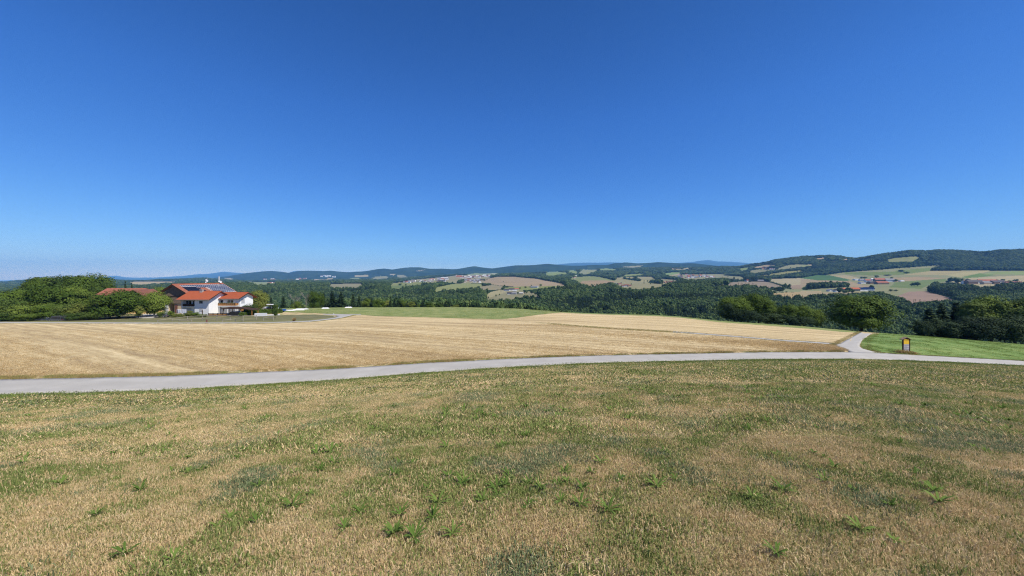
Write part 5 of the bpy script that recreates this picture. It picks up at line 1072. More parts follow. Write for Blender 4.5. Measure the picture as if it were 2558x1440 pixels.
# ------------------------------------------------------------------ information board by the road
xi, yi = hit(2263.6, 883.4); gi_ = float(H(xi, yi)); sc_i = yi / F
e = empty('information_board', (xi, yi, gi_), -.72, label='roofed wooden information board with yellow and grey sheets by the road', category='sign'); e.rotation_euler.z = .08
hw = 8.8 * sc_i; ht = (883.4 - 847.6) * sc_i; ha = (883.4 - 843) * sc_i
for s_ in (-1, 1): MB().box(s_ * hw - .055, s_ * hw + .055, -.06, .06, -.3, ht).build('post', 'brown', e)
back = MB().box(-hw + .057, hw - .057, -.025, .025, .28, ht - .02).build('back_board', 'board', e)
for s_ in (-1, 1):
    q = [(0, -.12, ha + .03), (s_ * (hw + .2), -.12, ht - .02), (s_ * (hw + .2), .3, ht - .02), (0, .3, ha + .03)]; rf_ = MB().slab(q if s_ > 0 else q[::-1], .05).build('roof_board', 'board', e)
MB().prism([(-hw, ht), (hw, ht), (0, ha - .03)], -.05, .05).build('gable_board', 'brown', e)
zy0, zy1 = (883.4 - 860.6) * sc_i, (883.4 - 848.2) * sc_i; zg0 = (883.4 - 877.5) * sc_i
yp = MB().box(-hw + .07, hw - .07, -.036, -.027, zy0 + .02, zy1).build('yellow_sheet', 'yellow', e); gp = MB().box(-hw + .07, hw - .07, -.036, -.027, zg0, zy0 - .01).build('grey_sheet', 'paper', e)
MB().box(-hw + .09, hw - .09, -.040, -.037, zy1 - .14, zy1 - .11).build('print_line', 'tile_brown', yp)
r_ = random.Random(2)
for k in range(9):
    z = zy0 - .09 - k * .085; a = r_.uniform(-.05, .25) if k % 3 == 2 else 0
    MB().box(-hw + .11, hw - .12 - max(0, a), -.040, -.037, z, z + (.035 if k % 3 else .02)).build('print_line', 'ink', gp)
for k, (dx, dy, h, w_, lb) in enumerate([(-1.15, -.15, .42, .55, 'dry brown shrub left of the information board'), (-.55, -.25, .50, .6, 'dry brown shrub at the left post of the board'), (.05, -.3, .34, .5, 'low olive shrub in front of the board'), (.55, -.2, .36, .5, 'dry shrub at the right post of the board'), (1.0, -.1, .22, .5, 'low dry weeds right of the board')]):
    c_, s_ = math.cos(.08), math.sin(.08); X, Y = xi + dx * c_ - dy * s_, yi + dx * s_ + dy * c_; g = float(H(X, Y)); r2 = np.random.default_rng(k); n = 420
    P = r2.normal(size=(n, 3)) * np.array([w_ * .42, w_ * .42, 0]) + np.array([0, 0, 1]) * (r2.random(n) ** .7)[:, None] * h; N = r2.normal(size=(n, 3)) + np.array([0, 0, .4]); N /= np.linalg.norm(N, axis=1, keepdims=True)
    V, Fc = leaf_quads(P, N, .045, r2); eo = empty('dry_shrub', (X, Y, g), label=lb, category='shrub', group='dry shrubs round the information board'); new_obj('foliage', V, Fc, 'g_stalk' if k != 2 else 'g_olive', eo)
    tw = MB()
    for q in range(14): tw.tube((0, 0, 0), tuple(P[q * 7] * np.array([1, 1, 1.1]) + np.array([0, 0, .05])), .008, .004, 4)
    tw.build('twigs', 'brown', eo)
# pale tussock at the lane
X, Y = hit(734.5, 803); r2 = np.random.default_rng(9); n = 500; tk = MB()
for q in range(220):
    a = r2.uniform(0, 6.28); b_ = r2.uniform(0, .5); h = r2.uniform(.5, 1.15); tk.tube((b_ * .4 * math.cos(a), b_ * .4 * math.sin(a), 0), (b_ * 1.4 * math.cos(a), b_ * 1.4 * math.sin(a), h), .03, .01, 3)
o = tk.build('grass_tussock', 'straw'); o.location = (X, Y, float(H(X, Y))); tag(o, 'tall pale grass tussock beside the lane bend', 'grass clump')

# ------------------------------------------------------------------ far houses
HC = {}
WCOL = {'white': 'white', 'cream': 'pale', 'brown': 'board', 'yellow': 'cream'}; RCOL = {'red': 'tile_old', 'orange': 'tile', 'brown': 'tile_brown', 'grey': 'greyroof', 'dark': 'darkroof', 'white': 'plastic', 'solar': 'panel'}
HLIST = []
def house(zk, x, y, wz, hz, wall, roof, place):
    ox, oy, s = ZOOM[zk]; HLIST.append((ox + x / s, oy + y / s, wz / s, hz / s, wall, roof, place))
def build_houses():
    cnt = {}; tot = {}
    HLIST.sort(key=lambda q: q[0])
    for q in HLIST: tot[(q[4], q[5], q[6])] = tot.get((q[4], q[5], q[6]), 0) + 1
    r_ = random.Random(8)
    for (px, py, wp, hp, wall, roof, place) in HLIST:
        key = (wall, roof, place); i = cnt.get(key, 0); cnt[key] = i + 1
        X, Y = hit(px, py, 300); g = ground(X, Y); L = max(wp / F * Y, 5); h = max(hp / F * Y, 3.6); W = min(L * .75, 12) if L < 26 else 14
        rn_ = {'solar': 'solar panel', 'white': 'white sheet'}.get(roof, roof); what = 'hall' if L > 24 else 'house'
        lb = '%s %s, %s roof%s, %s' % (wall, what, rn_, (', %s from left' % nth(i)) if tot[key] > 1 else '', place)
        e = empty(what if what == 'hall' else 'house', (X, Y, g), r_.uniform(-.35, .35), label=lb, category='house', group='buildings ' + place)
        he = h * (.58 if roof != 'white' else .75)
        if r_.random() < .7 or L > 16:
            MB().prism([(-W / 2, -3), (W / 2, -3), (W / 2, he), (0, h - .3), (-W / 2, he)], -L / 2, L / 2, 'x').build('wall', WCOL[wall], e)
            rm = MB().slab([(-L / 2 - .5, -W / 2 - .8, he - .25), (L / 2 + .5, -W / 2 - .8, he - .25), (L / 2 + .5, 0, h), (-L / 2 - .5, 0, h)], .3).slab([(-L / 2 - .5, .01, h), (L / 2 + .5, .01, h), (L / 2 + .5, W / 2 + .8, he - .25), (-L / 2 - .5, W / 2 + .8, he - .25)], .3); front = -W / 2
        else:
            MB().prism([(-L / 2, -3), (L / 2, -3), (L / 2, he), (0, h - .3), (-L / 2, he)], -W / 2, W / 2).build('wall', WCOL[wall], e)
            rm = MB()
            for s_ in (-1, 1):
                qd = [(0, -W / 2 - .7, h), (s_ * (L / 2 + .8), -W / 2 - .7, he - .3), (s_ * (L / 2 + .8), W / 2 + .7, he - .3), (0, W / 2 + .7, h)]; rm.slab(qd if s_ > 0 else qd[::-1], .3)
            front = -W / 2
        rm.build('roof', RCOL[roof], e)
        if wp > 5.5:
            nw = max(2, int(L / 3.2))
            for k in range(nw):
                for zz in ([1.0] if he < 5 else [1.0, 3.6]):
                    x = -L / 2 + (k + .5) * L / nw; MB().box(x - .55, x + .55, front - .06, front + .05, zz, zz + 1.3).build('window', 'glass', e)
def village(zk, poly, n, w0, w1, walls, roofs, place, seed):
    r_ = random.Random(seed); xs_, ys_ = [p[0] for p in poly], [p[1] for p in poly]; k = 0; got = []
    for _ in range(4000):
        x, y = r_.uniform(min(xs_), max(xs_)), r_.uniform(min(ys_), max(ys_))
        if not inside(np.array([x]), np.array([y]), poly)[0] or any(abs(x - a) < w0 * .8 and abs(y - b_) < w0 * .35 for a, b_ in got): continue
        got.append((x, y)); ww = r_.uniform(w0, w1); house(zk, x, y, ww, ww * r_.uniform(.5, .75), r_.choice(walls), r_.choice(roofs), place); k += 1
        if k >= n: break
pl = 'of the large farm below the wooded ridge'
for a in [(635, 460, 60, 16, 'white', 'white'), (700, 497, 62, 22, 'white', 'grey'), (712, 470, 72, 24, 'white', 'grey'), (765, 482, 52, 34, 'white', 'red'), (842, 466, 72, 28, 'white', 'white'), (815, 497, 96, 26, 'brown', 'dark'), (905, 476, 112, 40, 'brown', 'red'), (925, 502, 142, 34, 'brown', 'red'), (1012, 476, 84, 36, 'white', 'grey'), (1150, 474, 46, 14, 'white', 'white')]: house('8', *a, pl)
pl = 'of the solar roof farm beside the copse'
for a in [(335, 584, 52, 28, 'white', 'grey'), (412, 590, 56, 34, 'white', 'dark'), (495, 578, 56, 34, 'cream', 'orange'), (618, 580, 80, 40, 'cream', 'orange'), (700, 580, 92, 40, 'white', 'solar'), (778, 576, 90, 38, 'white', 'solar')]: house('8', *a, pl)
pl = 'of the right hand hamlet'
for a in [(1885, 500, 66, 40, 'white', 'brown'), (1950, 506, 110, 52, 'brown', 'dark'), (1948, 478, 80, 26, 'white', 'solar'), (2040, 492, 60, 36, 'white', 'dark'), (2110, 488, 130, 42, 'brown', 'red'), (2122, 506, 90, 34, 'cream', 'grey'), (2212, 502, 112, 40, 'brown', 'dark'), (2190, 470, 100, 26, 'brown', 'red'), (2290, 486, 60, 30, 'white', 'dark'), (2360, 502, 70, 26, 'cream', 'brown'), (2432, 500, 56, 30, 'cream', 'brown'), (2490, 496, 50, 24, 'white', 'brown')]: house('8', *a, pl)
pl = 'above the brown ploughed field'
for a in [(1385, 604, 56, 32, 'white', 'red'), (1595, 602, 84, 30, 'brown', 'grey'), (1612, 585, 60, 20, 'cream', 'grey')]: house('7', *a, pl)
house('7', 405, 600, 36, 26, 'white', 'grey', 'at the wood edge below the right hand village')
pl = 'of the hamlet behind the valley woods'
for a in [(1395, 542, 62, 26, 'white', 'brown'), (1475, 534, 92, 34, 'white', 'brown'), (1540, 536, 44, 26, 'brown', 'dark'), (1585, 520, 56, 26, 'cream', 'brown'), (1636, 548, 44, 32, 'white', 'brown'), (1690, 542, 72, 34, 'white', 'brown'), (1740, 546, 54, 30, 'cream', 'brown'), (1520, 516, 50, 22, 'white', 'grey')]: house('6', *a, pl)
pl = 'of the valley hamlet below the tan hill'
for a in [(1958, 620, 92, 36, 'white', 'dark'), (2035, 612, 84, 36, 'white', 'dark'), (2082, 628, 56, 22, 'white', 'white'), (2110, 606, 76, 32, 'white', 'red'), (2005, 672, 84, 34, 'white', 'dark'), (2080, 672, 84, 30, 'white', 'grey'), (2190, 672, 64, 26, 'cream', 'white'), (2400, 566, 112, 28, 'white', 'grey'), (2340, 562, 44, 20, 'cream', 'brown')]: house('5', *a, pl)
pl = 'of the village on the far ridge'
village('5', [(220, 492), (850, 430), (1000, 440), (1000, 466), (330, 500)], 30, 26, 46, ['white', 'white', 'cream'], ['brown', 'grey', 'red', 'grey'], pl, 1)
village('5', [(1180, 402), (1700, 385), (1700, 404), (1250, 428)], 30, 26, 50, ['white', 'white', 'cream'], ['grey', 'brown', 'grey', 'white'], pl, 2)
village('5', [(1270, 486), (1290, 440), (1400, 430), (1560, 450), (1540, 492)], 22, 30, 52, ['white', 'white', 'cream'], ['brown', 'grey', 'dark', 'grey'], pl, 3)
for a in [(960, 428, 110, 22, 'white', 'white'), (1000, 446, 56, 30, 'white', 'grey'), (920, 468, 120, 30, 'white', 'dark'), (870, 432, 50, 22, 'white', 'grey')]: house('5', *a, pl)
pl = 'of the right hand ridge village'
village('7', [(270, 524), (400, 492), (850, 520), (860, 542), (300, 548)], 30, 26, 50, ['white', 'cream', 'white'], ['red', 'brown', 'grey', 'dark'], pl, 4)
house('7', 810, 538, 46, 26, 'white', 'white', pl)
village('6', [(2280, 490), (2450, 462), (2460, 488), (2300, 498)], 7, 26, 44, ['cream', 'brown'], ['red', 'brown'], 'of the small hamlet at the wood edge', 5)
village('4', [(500, 428), (880, 405), (880, 440), (700, 446), (500, 442)], 18, 24, 44, ['white', 'cream'], ['red', 'white', 'red'], 'of the distant blue hill town', 6)
village('4', [(1130, 375), (1250, 350), (1500, 380), (1480, 392)], 9, 24, 40, ['white'], ['white', 'grey'], 'of the distant settlement under the blue hills', 7)
village('4', [(200, 484), (320, 470), (320, 492)], 4, 24, 36, ['white', 'cream'], ['red'], 'of the hamlet on the wooded plateau', 8)
village('6', [(450, 402), (615, 388), (615, 404)], 5, 30, 50, ['white'], ['grey', 'white'], 'on the green field under the distant ridge', 9)
village('6', [(690, 430), (870, 404), (870, 420)], 6, 32, 54, ['white', 'cream'], ['red', 'white', 'grey'], 'left of the dome shaped field', 10)
village('7', [(1470, 408), (1830, 386), (1830, 404)], 7, 24, 40, ['cream', 'white'], ['red', 'brown'], 'on the meadows of the wooded hill', 11)
village('8', [(200, 280), (420, 256), (420, 270)], 6, 18, 28, ['white', 'cream'], ['brown', 'red'], 'high on the wooded hill', 12)
village('3', [(2250, 255), (2541, 240), (2541, 262)], 6, 24, 40, ['white', 'cream'], ['red', 'white'], 'of the distant blue hill town', 13)
build_houses()
# church
ox, oy, s = ZOOM['5']; X, Y = hit(ox + 1190 / s, oy + 414 / s, 300); g = ground(X, Y); k = Y / F / s
e = empty('church', (X, Y, g), .0, label='cream church with orange roof and slim white tower on the village ridge', category='church')
MB().prism([(-40 * k, -3), (46 * k, -3), (46 * k, 20 * k), (-40 * k, 20 * k)], -6, 6).build('nave', 'pale', e); MB().slab([(-41 * k, -6.8, 19 * k), (47 * k, -6.8, 19 * k), (47 * k, 0, 34 * k), (-41 * k, 0, 34 * k)], .4).slab([(-41 * k, .01, 34 * k), (47 * k, .01, 34 * k), (47 * k, 6.8, 19 * k), (-41 * k, 6.8, 19 * k)], .4).build('roof', 'tile', e)
tw = MB().box(-47 * k, -38 * k, -2.5, 2.5, -3, 40 * k).build('tower', 'white', e); MB().lathe([(2.8, 40 * k), (2.4, 44 * k), (.9, 47 * k), (.1, 54 * k)], 8, (-42.5 * k, 0, 0)).build('spire', 'orange' if 'orange' in M else 'tile', tw)

# ------------------------------------------------------------------ single trees among the far fields
FT = []
def ft(zk, x, y, h, w_, kind='far', lm='wood_leaf'):
    ox, oy, s = ZOOM[zk]; FT.append((ox + x / s, oy + y / s, h / s, w_ / s, kind, lm))
for a in [(1570, 548, 36, 34), (1598, 545, 40, 34), (1630, 541, 42, 36), (1660, 536, 40, 34), (1690, 528, 30, 30), (2498, 550, 38, 44), (2240, 658, 56, 46), (2275, 660, 58, 48), (2360, 672, 62, 56), (2410, 682, 66, 60), (2470, 690, 74, 66), (2520, 698, 70, 60), (1785, 714, 38, 24), (1838, 692, 26, 20), (1665, 738, 28, 20), (1637, 748, 28, 26), (1603, 806, 64, 34), (1865, 632, 16, 14), (2255, 577, 28, 40), (2170, 586, 22, 30), (1900, 600, 40, 50), (1880, 600, 34, 40), (2150, 602, 26, 30), (2130, 676, 36, 34), (1975, 672, 30, 30), (250, 530, 28, 60), (345, 532, 20, 30), (455, 535, 16, 24), (1900, 482, 14, 16), (1600, 460, 34, 44), (1560, 462, 36, 40), (1640, 450, 16, 16), (2350, 550, 26, 24)]: ft('5', *a)
for a in [(1395, 582, 34, 22), (1270, 598, 40, 22), (1215, 608, 36, 20)]: ft('5', *a, 'farfir', 'needle')
for a in [(1178, 527, 16, 16), (1975, 508, 22, 18), (1975, 470, 18, 18), (2030, 472, 22, 26), (2080, 515, 18, 20), (1550, 520, 20, 20), (1610, 502, 18, 24), (1140, 535, 24, 26), (1440, 300, 14, 12), (1770, 520, 18, 18), (870, 412, 24, 26), (2440, 470, 20, 20), (2340, 480, 22, 24)]: ft('6', *a)
for i in range(15): ft('7', 1722 + i * 25.5, 604 + i * 8.4, 22 + (i * 7) % 13, 24)
for a in [(1850, 765, 80, 90), (1905, 768, 92, 90), (1950, 752, 76, 70), (2010, 776, 20, 32), (1820, 788, 44, 60), (1075, 656, 22, 22), (950, 648, 18, 40), (880, 652, 24, 30), (1078, 532, 20, 16), (1178, 557, 28, 26), (1442, 398, 32, 30), (1750, 572, 34, 36), (1780, 712, 30, 40), (1640, 730, 30, 50), (1525, 588, 20, 22), (1360, 598, 30, 28), (1640, 600, 26, 30), (990, 540, 16, 18), (2080, 385, 16, 14)]: ft('7', *a)
ft('7', 1728, 720, 46, 22, 'farfir', 'needle')
for a in [(1215, 386, 24, 50), (1722, 488, 58, 50), (1790, 497, 70, 80), (1842, 494, 56, 50), (1682, 487, 22, 40), (1340, 526, 44, 50), (1300, 522, 34, 50), (1270, 520, 20, 30), (1032, 586, 22, 46), (1092, 587, 18, 40), (872, 428, 24, 46), (735, 442, 20, 40), (695, 442, 22, 30), (1092, 478, 30, 34), (1040, 445, 20, 30), (812, 562, 46, 46), (440, 604, 60, 70), (545, 608, 62, 80), (590, 604, 44, 50), (505, 612, 40, 60), (2310, 482, 36, 40), (2452, 478, 24, 40), (2235, 468, 20, 40), (1915, 470, 26, 40), (1000, 408, 12, 70), (1150, 365, 24, 60), (2480, 466, 18, 30), (2400, 488, 26, 60), (2398, 128, 34, 34), (2440, 128, 32, 22), (2482, 126, 20, 24), (2540, 124, 22, 30), (1470, 146, 14, 20)]: ft('8', *a)
ft('8', 918, 662, 66, 36, 'farfir', 'needle')
FT.sort(key=lambda q: q[0]); nk = {}
for px, py, hp, wp, kind, lm in FT:
    X, Y = hit(px, py, 300); area = 'left of the wide tan hill' if px < 1290 else ('between the tan hill and the right hand village' if px < 1710 else ('round the brown ploughed field' if px < 2000 else 'among the patchwork fields at right'))
    kk_ = (kind, area); i = nk.get(kk_, 0); nk[kk_] = i + 1
    tree(kind, px, py - hp, Y, wp, lm, '%s far %s from the left %s' % (nth(i), 'conifer' if kind == 'farfir' else 'field tree', area), 'single trees among the far fields')

# ------------------------------------------------------------------ grass, weeds, straw
def tuft(seed, n, r, h, w_, lean, seg=2, flat=0.0):
    r_ = np.random.default_rng(seed); V, Fc = [], []; k = 0
    for q in range(n):
        a = r_.uniform(0, 6.283); b_ = r * math.sqrt(r_.random()); x, y = b_ * math.cos(a), b_ * math.sin(a); hh = h * r_.uniform(.45, 1.15); la = r_.uniform(0, 6.283); ln = lean * r_.uniform(.3, 1.4) * hh; wa = r_.uniform(0, 6.283)
        if r_.random() < flat: hh *= .35; ln *= 1.25
        dx, dy = math.cos(wa) * w_ / 2, math.sin(wa) * w_ / 2; lx, ly = math.cos(la) * ln, math.sin(la) * ln
        if seg == 2:
            V += [(x - dx, y - dy, -.01), (x + dx, y + dy, -.01), (x + lx * .35 + dx * .8, y + ly * .35 + dy * .8, hh * .6), (x + lx * .35 - dx * .8, y + ly * .35 - dy * .8, hh * .6), (x + lx, y + ly, hh)]
            Fc += [(k, k + 1, k + 2, k + 3), (k + 3, k + 2, k + 4)]; k += 5
        else: V += [(x - dx, y - dy, -.01), (x + dx, y + dy, -.01), (x + lx, y + ly, hh)]; Fc += [(k, k + 1, k + 2)]; k += 3
    return V, Fc
def rosette(seed, n, L, w_):
    r_ = np.random.default_rng(seed); V, Fc = [], []; k = 0
    for q in range(n):
        a = q * 6.283 / n + r_.uniform(-.4, .4); l = L * r_.uniform(.6, 1.2); up = r_.uniform(.25, .95); c_, s_ = math.cos(a), math.sin(a)
        for t_, wf, zf in ((0.0, .25, 0), (.4, .9, .55), (.75, .8, .85), (1.0, .1, .8)):
            rr = l * t_; z = l * up * zf; ww = w_ * wf / 2; V += [(rr * c_ - s_ * ww, rr * s_ + c_ * ww, z + .01), (rr * c_ + s_ * ww, rr * s_ - c_ * ww, z + .01)]
        Fc += [(k + 2 * i, k + 2 * i + 1, k + 2 * i + 3, k + 2 * i + 2) for i in range(3)]; k += 8
    return V, Fc
def src_mesh(nm, VF, mat): return raw_mesh(nm, np.array(VF[0]), VF[1], [mat])
KINDS_G = ['g_dry', 'g_olive', 'g_green', 'g_blue', 'g_weed']
near_src = inst_source('grass_tuft', [src_mesh('grass_tuft', tuft(300 + i, 40, .12, .022, .005, .9, 2, .45), m_) for i, m_ in enumerate(['g_dry', 'g_dry', 'g_olive', 'g_green', 'g_blue'])] + [src_mesh('grass_tuft', rosette(320, 9, .12, .035), 'g_weed')])
mid_src = inst_source('mid_tuft', [src_mesh('mid_tuft', tuft(340 + i, 44, .24, .025, .010, 1.0, 1, .45), m_) for i, m_ in enumerate(['g_dry', 'g_dry', 'g_olive', 'g_green', 'g_blue'])] + [src_mesh('mid_tuft', rosette(360, 9, .13, .05), 'g_weed')])
far_src = inst_source('far_tuft', [src_mesh('far_tuft', tuft(380 + i, 44, .5, .032, .028, 1.3, 1, .4), m_) for i, m_ in enumerate(['g_dry', 'g_dry', 'g_olive', 'g_green', 'g_blue'])] + [src_mesh('far_tuft', tuft(390, 20, .35, .12, .05, .8, 1), 'g_weed')])
def road_near(px): return np.interp(px, PXG, KY[3])
def meadow_pts(y0, y1, dens, seed, src, nm, s0, s1, label):
    r_ = np.random.default_rng(seed); a0, a1 = -2.15, 2.15
    n = int(.5 * (a1 - a0) * (y1 * y1 - y0 * y0) * dens); Y = np.sqrt(r_.uniform(y0 * y0, y1 * y1, n)); u = r_.uniform(a0, a1, n); X = u * Y; px = CX + F * u
    if y0 < 3:                                # round the camera's feet too
        k_ = int(26 * 7 * dens * .55); X = np.concatenate([X, r_.uniform(-13, 13, k_)]); Y = np.concatenate([Y, r_.uniform(-2.5, 4.5, k_)]); inn = np.abs(X[n:]) < 2.15 * np.maximum(Y[n:], 0); inn &= Y[n:] > y0
        X[n:][inn] = 99; ok_ = X < 98; X, Y = X[ok_], Y[ok_]; n = len(X); px = CX + F * X / np.maximum(Y, 2.0)
    ok = Y < road_near(px) - .25
    X, Y, px = X[ok], Y[ok], px[ok]; n = len(X)
    gr = .5 + 1.35 * (fbm(X / 3.0, Y / 3.0, 21, 4) * .45 + fbm(X / .55, Y / .55, 31, 4) * .55 - .5) + .045 * np.clip((px - 1300) / 1200, -.6, 1) + r_.normal(size=n) * .09
    edge_ = np.clip(1 - (road_near(px) - Y) / 1.7, 0, 1); gr = gr + edge_ * .42
    bl = fbm(X / .9, Y / .9, 41, 3); rd = r_.random(n)
    idx = np.where(gr < .465, r_.integers(0, 2, n), np.where(gr < .53, 2, 3))
    idx = np.where((gr > .55) & (bl > .60), 4, idx); idx = np.where((gr < .52) & (rd < .30), 2, idx); idx = np.where((gr < .5) & (rd < .10), 3, idx); idx = np.where((gr > .5) & (rd > .78) & (edge_ < .2), r_.integers(0, 2, n), idx)
    wd = (fbm(X / 1.1, Y / 1.1, 51, 2) > .52) & (rd < (.008 if y0 < 6 else .03)) & (gr > .44); idx = np.where(wd, 5, idx)
    bare = (fbm(X / 1.6, Y / 1.6, 61, 3) < .33) & (gr < .5) & (r_.random(n) < .75)
    keep = ~bare; s_ = r_.uniform(s0, s1, n) * (1 + .5 * (gr > .55) + .35 * edge_) * np.where(idx == 5, .5, 1.0)
    P = np.stack([X, Y, H(X, Y) + .01], 1)[keep]; S = np.stack([s_, s_, s_ * r_.uniform(.7, 1.3, n)], 1)[keep]
    print(nm, len(P)); scatter(nm, P, r_.uniform(0, 6.28, len(P)), S, idx[keep], src, label)
meadow_pts(1.8, 6.5, 400, 1, near_src, 'meadow_grass', .8, 1.3, 'short dry and green grass of the near meadow')
meadow_pts(6.5, 15, 125, 2, mid_src, 'meadow_grass', .8, 1.4, 'patchy dry and green grass in the middle of the meadow')
meadow_pts(15, 52, 22, 3, far_src, 'meadow_grass', .7, 1.4, 'patchy grass on the lower meadow towards the road')
# the weeds that stand out one by one
wsrc = [src_mesh('leaf', rosette(400 + i, 14, .14, .026), 'g_weed') for i in range(3)]
WD = [(735, 1185), (800, 1180), (645, 1220), (310, 1390), (432, 1405), (985, 1190), (1095, 1262), (1260, 1220), (1320, 1215), (1395, 1215), (1350, 1225), (1245, 1240), (1240, 1225), (1080, 1300), (1000, 1292), (985, 1340), (1130, 1340), (985, 1335), (1400, 1258), (1410, 1185), (1478, 1185), (1550, 1205), (1160, 1210), (1640, 1220), (1955, 1230), (1880, 1250), (1270, 1200), (1205, 1255), (575, 1300), (640, 1310), (860, 1325), (1035, 1350), (355, 1140), (1115, 1122), (1250, 1120), (150, 1215), (350, 1230), (1870, 1080), (1660, 1135), (2060, 1205), (2250, 1110), (2345, 1260), (1940, 1390), (2150, 1330), (1320, 1270), (1450, 1265), (1520, 1280), (1270, 1190), (900, 1285), (835, 1160), (1180, 1155), (1690, 1205), (1500, 1160), (60, 1160), (500, 1180), (240, 1290), (730, 1270)]
r_ = random.Random(12); WD.sort(); BN = {}
for k, (px, py) in enumerate(WD):
    X, Y = hit(px, py); s_ = r_.uniform(.6, 1.0)
    o = bpy.data.objects.new('weed', wsrc[k % 3]); COL.objects.link(o); o.location = (X, Y, float(H(X, Y)) + .015); o.rotation_euler = (0, 0, r_.uniform(0, 6.28)); o.scale = (s_, s_, s_ * .9)
    band = 'nearest' if py > 1290 else ('middle' if py > 1205 else 'farther'); BN[band] = BN.get(band, 0) + 1
    tag(o, 'broad leaved green weed, %s from left in the %s strip of meadow weeds' % (nth(BN[band] - 1), band), 'weed', 'broad leaved weeds in the meadow')
# verges of the road
vsrc = inst_source('verge_tuft', [src_mesh('verge_tuft', tuft(420 + i, 34, .28, .20, .022, .6, 1), m_) for i, m_ in enumerate(['g_verge', 'g_green', 'g_olive', 'g_stalk', 'g_stalk'])])
def along(K, off0, off1, n, seed, picks, s0, s1, nm, label, x0=-420, x1=2980):
    r_ = np.random.default_rng(seed); px = r_.uniform(x0, x1, n); Y = np.interp(px, PXG, KY[K]) + r_.uniform(off0, off1, n); X = (px - CX) / F * Y
    cl = fbm(px * .02, px * 0, seed, 3); ok = cl + r_.normal(size=n) * .15 > .38; s_ = r_.uniform(s0, s1, n) * (.6 + cl)
    P = np.stack([X, Y, H(X, Y)], 1)[ok]; scatter(nm, P, r_.uniform(0, 6.28, len(P)), np.stack([s_, s_, s_], 1)[ok], r_.choice(picks, n)[ok], vsrc, label)
along(3, -1.7, -.02, 16000, 5, [0, 0, 0, 1, 0], .22, .55, 'verge_grass', 'green verge grass along the near road edge')
along(4, .12, 1.0, 7000, 6, [2, 3, 4, 3, 2, 0], .3, .8, 'verge_grass', 'dry weedy verge between road and stubble field', -420, 2105)
along(4, .10, .6, 1200, 7, [0, 2, 2], .4, .8, 'verge_grass', 'thin verge along the clover field', 2180, 2980)
def beside(PT, sd_, off, n, seed, picks, s0, s1, label):
    r_ = np.random.default_rng(seed); t_ = r_.uniform(0, len(PT) - 1.001, n); i = t_.astype(int); f = (t_ - i)[:, None]; Q = PT[i] * (1 - f) + PT[i + 1] * f; d = PT[i + 1] - PT[i]; d /= np.linalg.norm(d, axis=1, keepdims=True) + 1e-9
    Q = Q + np.stack([-d[:, 1], d[:, 0]], 1) * (sd_ * r_.uniform(.05, off, n))[:, None]; s_ = r_.uniform(s0, s1, n); scatter('verge_grass', np.stack([Q[:, 0], Q[:, 1], H(Q[:, 0], Q[:, 1])], 1), r_.uniform(0, 6.28, n), np.stack([s_, s_, s_], 1), r_.choice(picks, n), vsrc, label)
beside(TA, -1, .5, 700, 11, [2, 3, 0, 3], .3, .7, 'grassy strip along the lower edge of the field track'); beside(TB, 1, .5, 700, 12, [2, 3, 0, 3], .3, .7, 'grassy strip along the upper edge of the field track')
beside(TA[:40], 1, 1.6, 800, 15, [2, 3, 3, 2], .3, .7, 'grassed over end of the field track')
beside(SIDE_R[8:], -1, 1.2, 900, 13, [2, 3, 2, 0], .3, .6, 'patchy grass along the right edge of the side road'); beside(SIDE_L[24:], 1, .8, 700, 14, [2, 3, 2], .4, .8, 'patchy grass along the left edge of the side road')
beside(LA, -1, .8, 2600, 16, [2, 2, 0, 3], .5, .9, 'grass strip between lane and stubble field')
csrc = inst_source('crop_tuft', [src_mesh('crop_tuft', tuft(460 + i, 30, .5, .10, .04, 1.1, 1, .2), m_) for i, m_ in enumerate(['g_green', 'g_verge', 'g_olive'])])
def crop_tufts(x0, x1, lo, hi, n, seed, picks, label):
    r_ = np.random.default_rng(seed); px = r_.uniform(x0, x1, n); t_ = r_.random(n); a, b_ = np.interp(px, *lo), np.interp(px, *hi); Y = a + (b_ - a) * t_; ok = b_ > a + .5; X = (px - CX) / F * Y
    cl = fbm(X / 4, Y / 4, seed, 3); ok &= cl + r_.normal(size=n) * .1 > .45; s_ = r_.uniform(.5, 1.0, n); scatter('crop_grass', np.stack([X, Y, H(X, Y) + .02], 1)[ok], r_.uniform(0, 6.28, ok.sum()), np.stack([s_, s_, s_], 1)[ok], r_.choice(picks, n)[ok], csrc, label)
crop_tufts(2160, 2980, (np.append(cn[:, 0], tailx), np.append(cn[:, 1], taily) + .8), (cfar[:, 0], np.minimum(cfar[:, 1], 92)), 9000, 21, [1, 1, 0], 'tufts of fresh green clover')
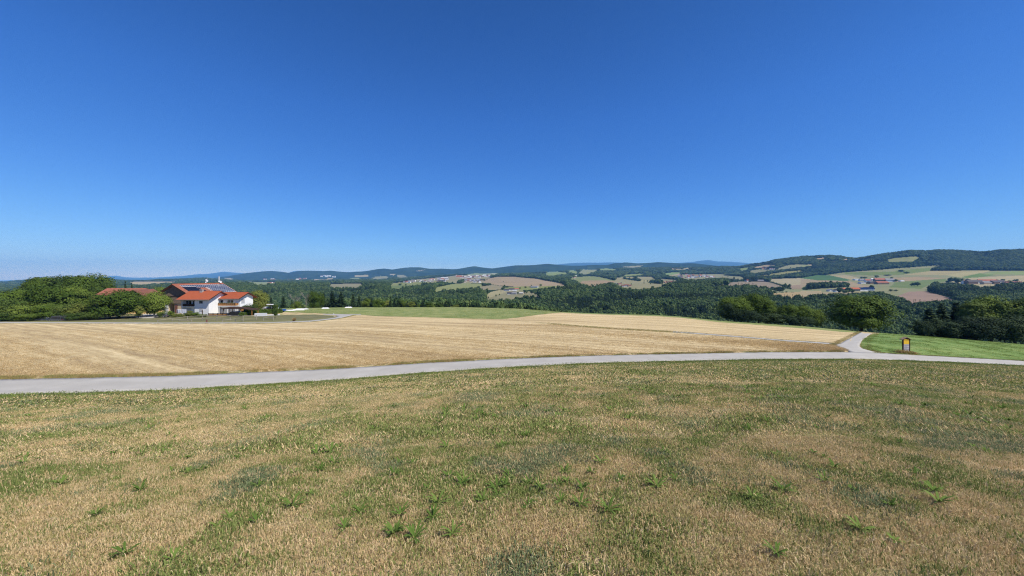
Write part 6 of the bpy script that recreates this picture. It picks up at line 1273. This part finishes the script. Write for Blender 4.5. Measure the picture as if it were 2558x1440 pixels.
crop_tufts(720, 1410, gn, (pxr, cy_ + 4), 9000, 22, [0, 2, 2, 1], 'tufts of pale grass on the crest field')
# loose straw and stubs in the near part of the field
ssrc = inst_source('straw_tuft', [src_mesh('straw_tuft', tuft(440 + i, 22, .55, .10, .03, .9, 1, .55), 'straw' if i < 2 else 'g_dry') for i in range(3)])
r_ = np.random.default_rng(17); n = 60000; px = r_.uniform(-300, 2120, n); t_ = r_.random(n) ** 1.3
Y0 = np.interp(px, stub_near[0], stub_near[1]); Y1 = np.minimum(np.interp(px, fx, fy), Y0 + 45); Y = Y0 + (Y1 - Y0) * t_; X = (px - CX) / F * Y
rowc = (X * .48 + Y * .88); rw = vnoise(rowc / 3.8, (X * .88 - Y * .48) / 60, 9); ok = (Y1 > Y0 + 1) & (rw + r_.normal(size=n) * .22 > .42)
X, Y = X[ok], Y[ok]; n = len(X); s_ = r_.uniform(.6, 1.2, n)
scatter('straw', np.stack([X, Y, H(X, Y) + .03], 1), r_.uniform(0, 6.28, n), np.stack([s_, s_, s_ * .8], 1), r_.integers(0, 3, n), ssrc, 'loose straw and short stubble stalks in rows')

# ------------------------------------------------------------------ the air
zlo = min(float(ZR.min()), float(ZZ.min())) - 1.0; zhi = float(ZR.max()) + 40.0
mb = MB().box(-62000, 62000, -300, 30000, zlo, zhi); hz = mb.build('haze', None)
hm = bpy.data.materials.new('haze'); hm.use_nodes = True; t = hm.node_tree
for n in list(t.nodes):
    if n.type == 'BSDF_PRINCIPLED': t.nodes.remove(n)
pv = t.nodes.new('ShaderNodeVolumePrincipled'); pv.inputs['Density'].default_value = HAZE_DENSITY; pv.inputs['Color'].default_value = (*HAZE_COLOR, 1); pv.inputs['Absorption Color'].default_value = (0.27, 0.27, 0.27, 1); pv.inputs['Anisotropy'].default_value = 0.0
t.links.new(pv.outputs[0], t.nodes['Material Output'].inputs['Volume']); hz.data.materials.append(hm)
tag(hz, 'thin blue summer haze over the distant hills', kind='stuff'); print('haze', zlo, zhi)
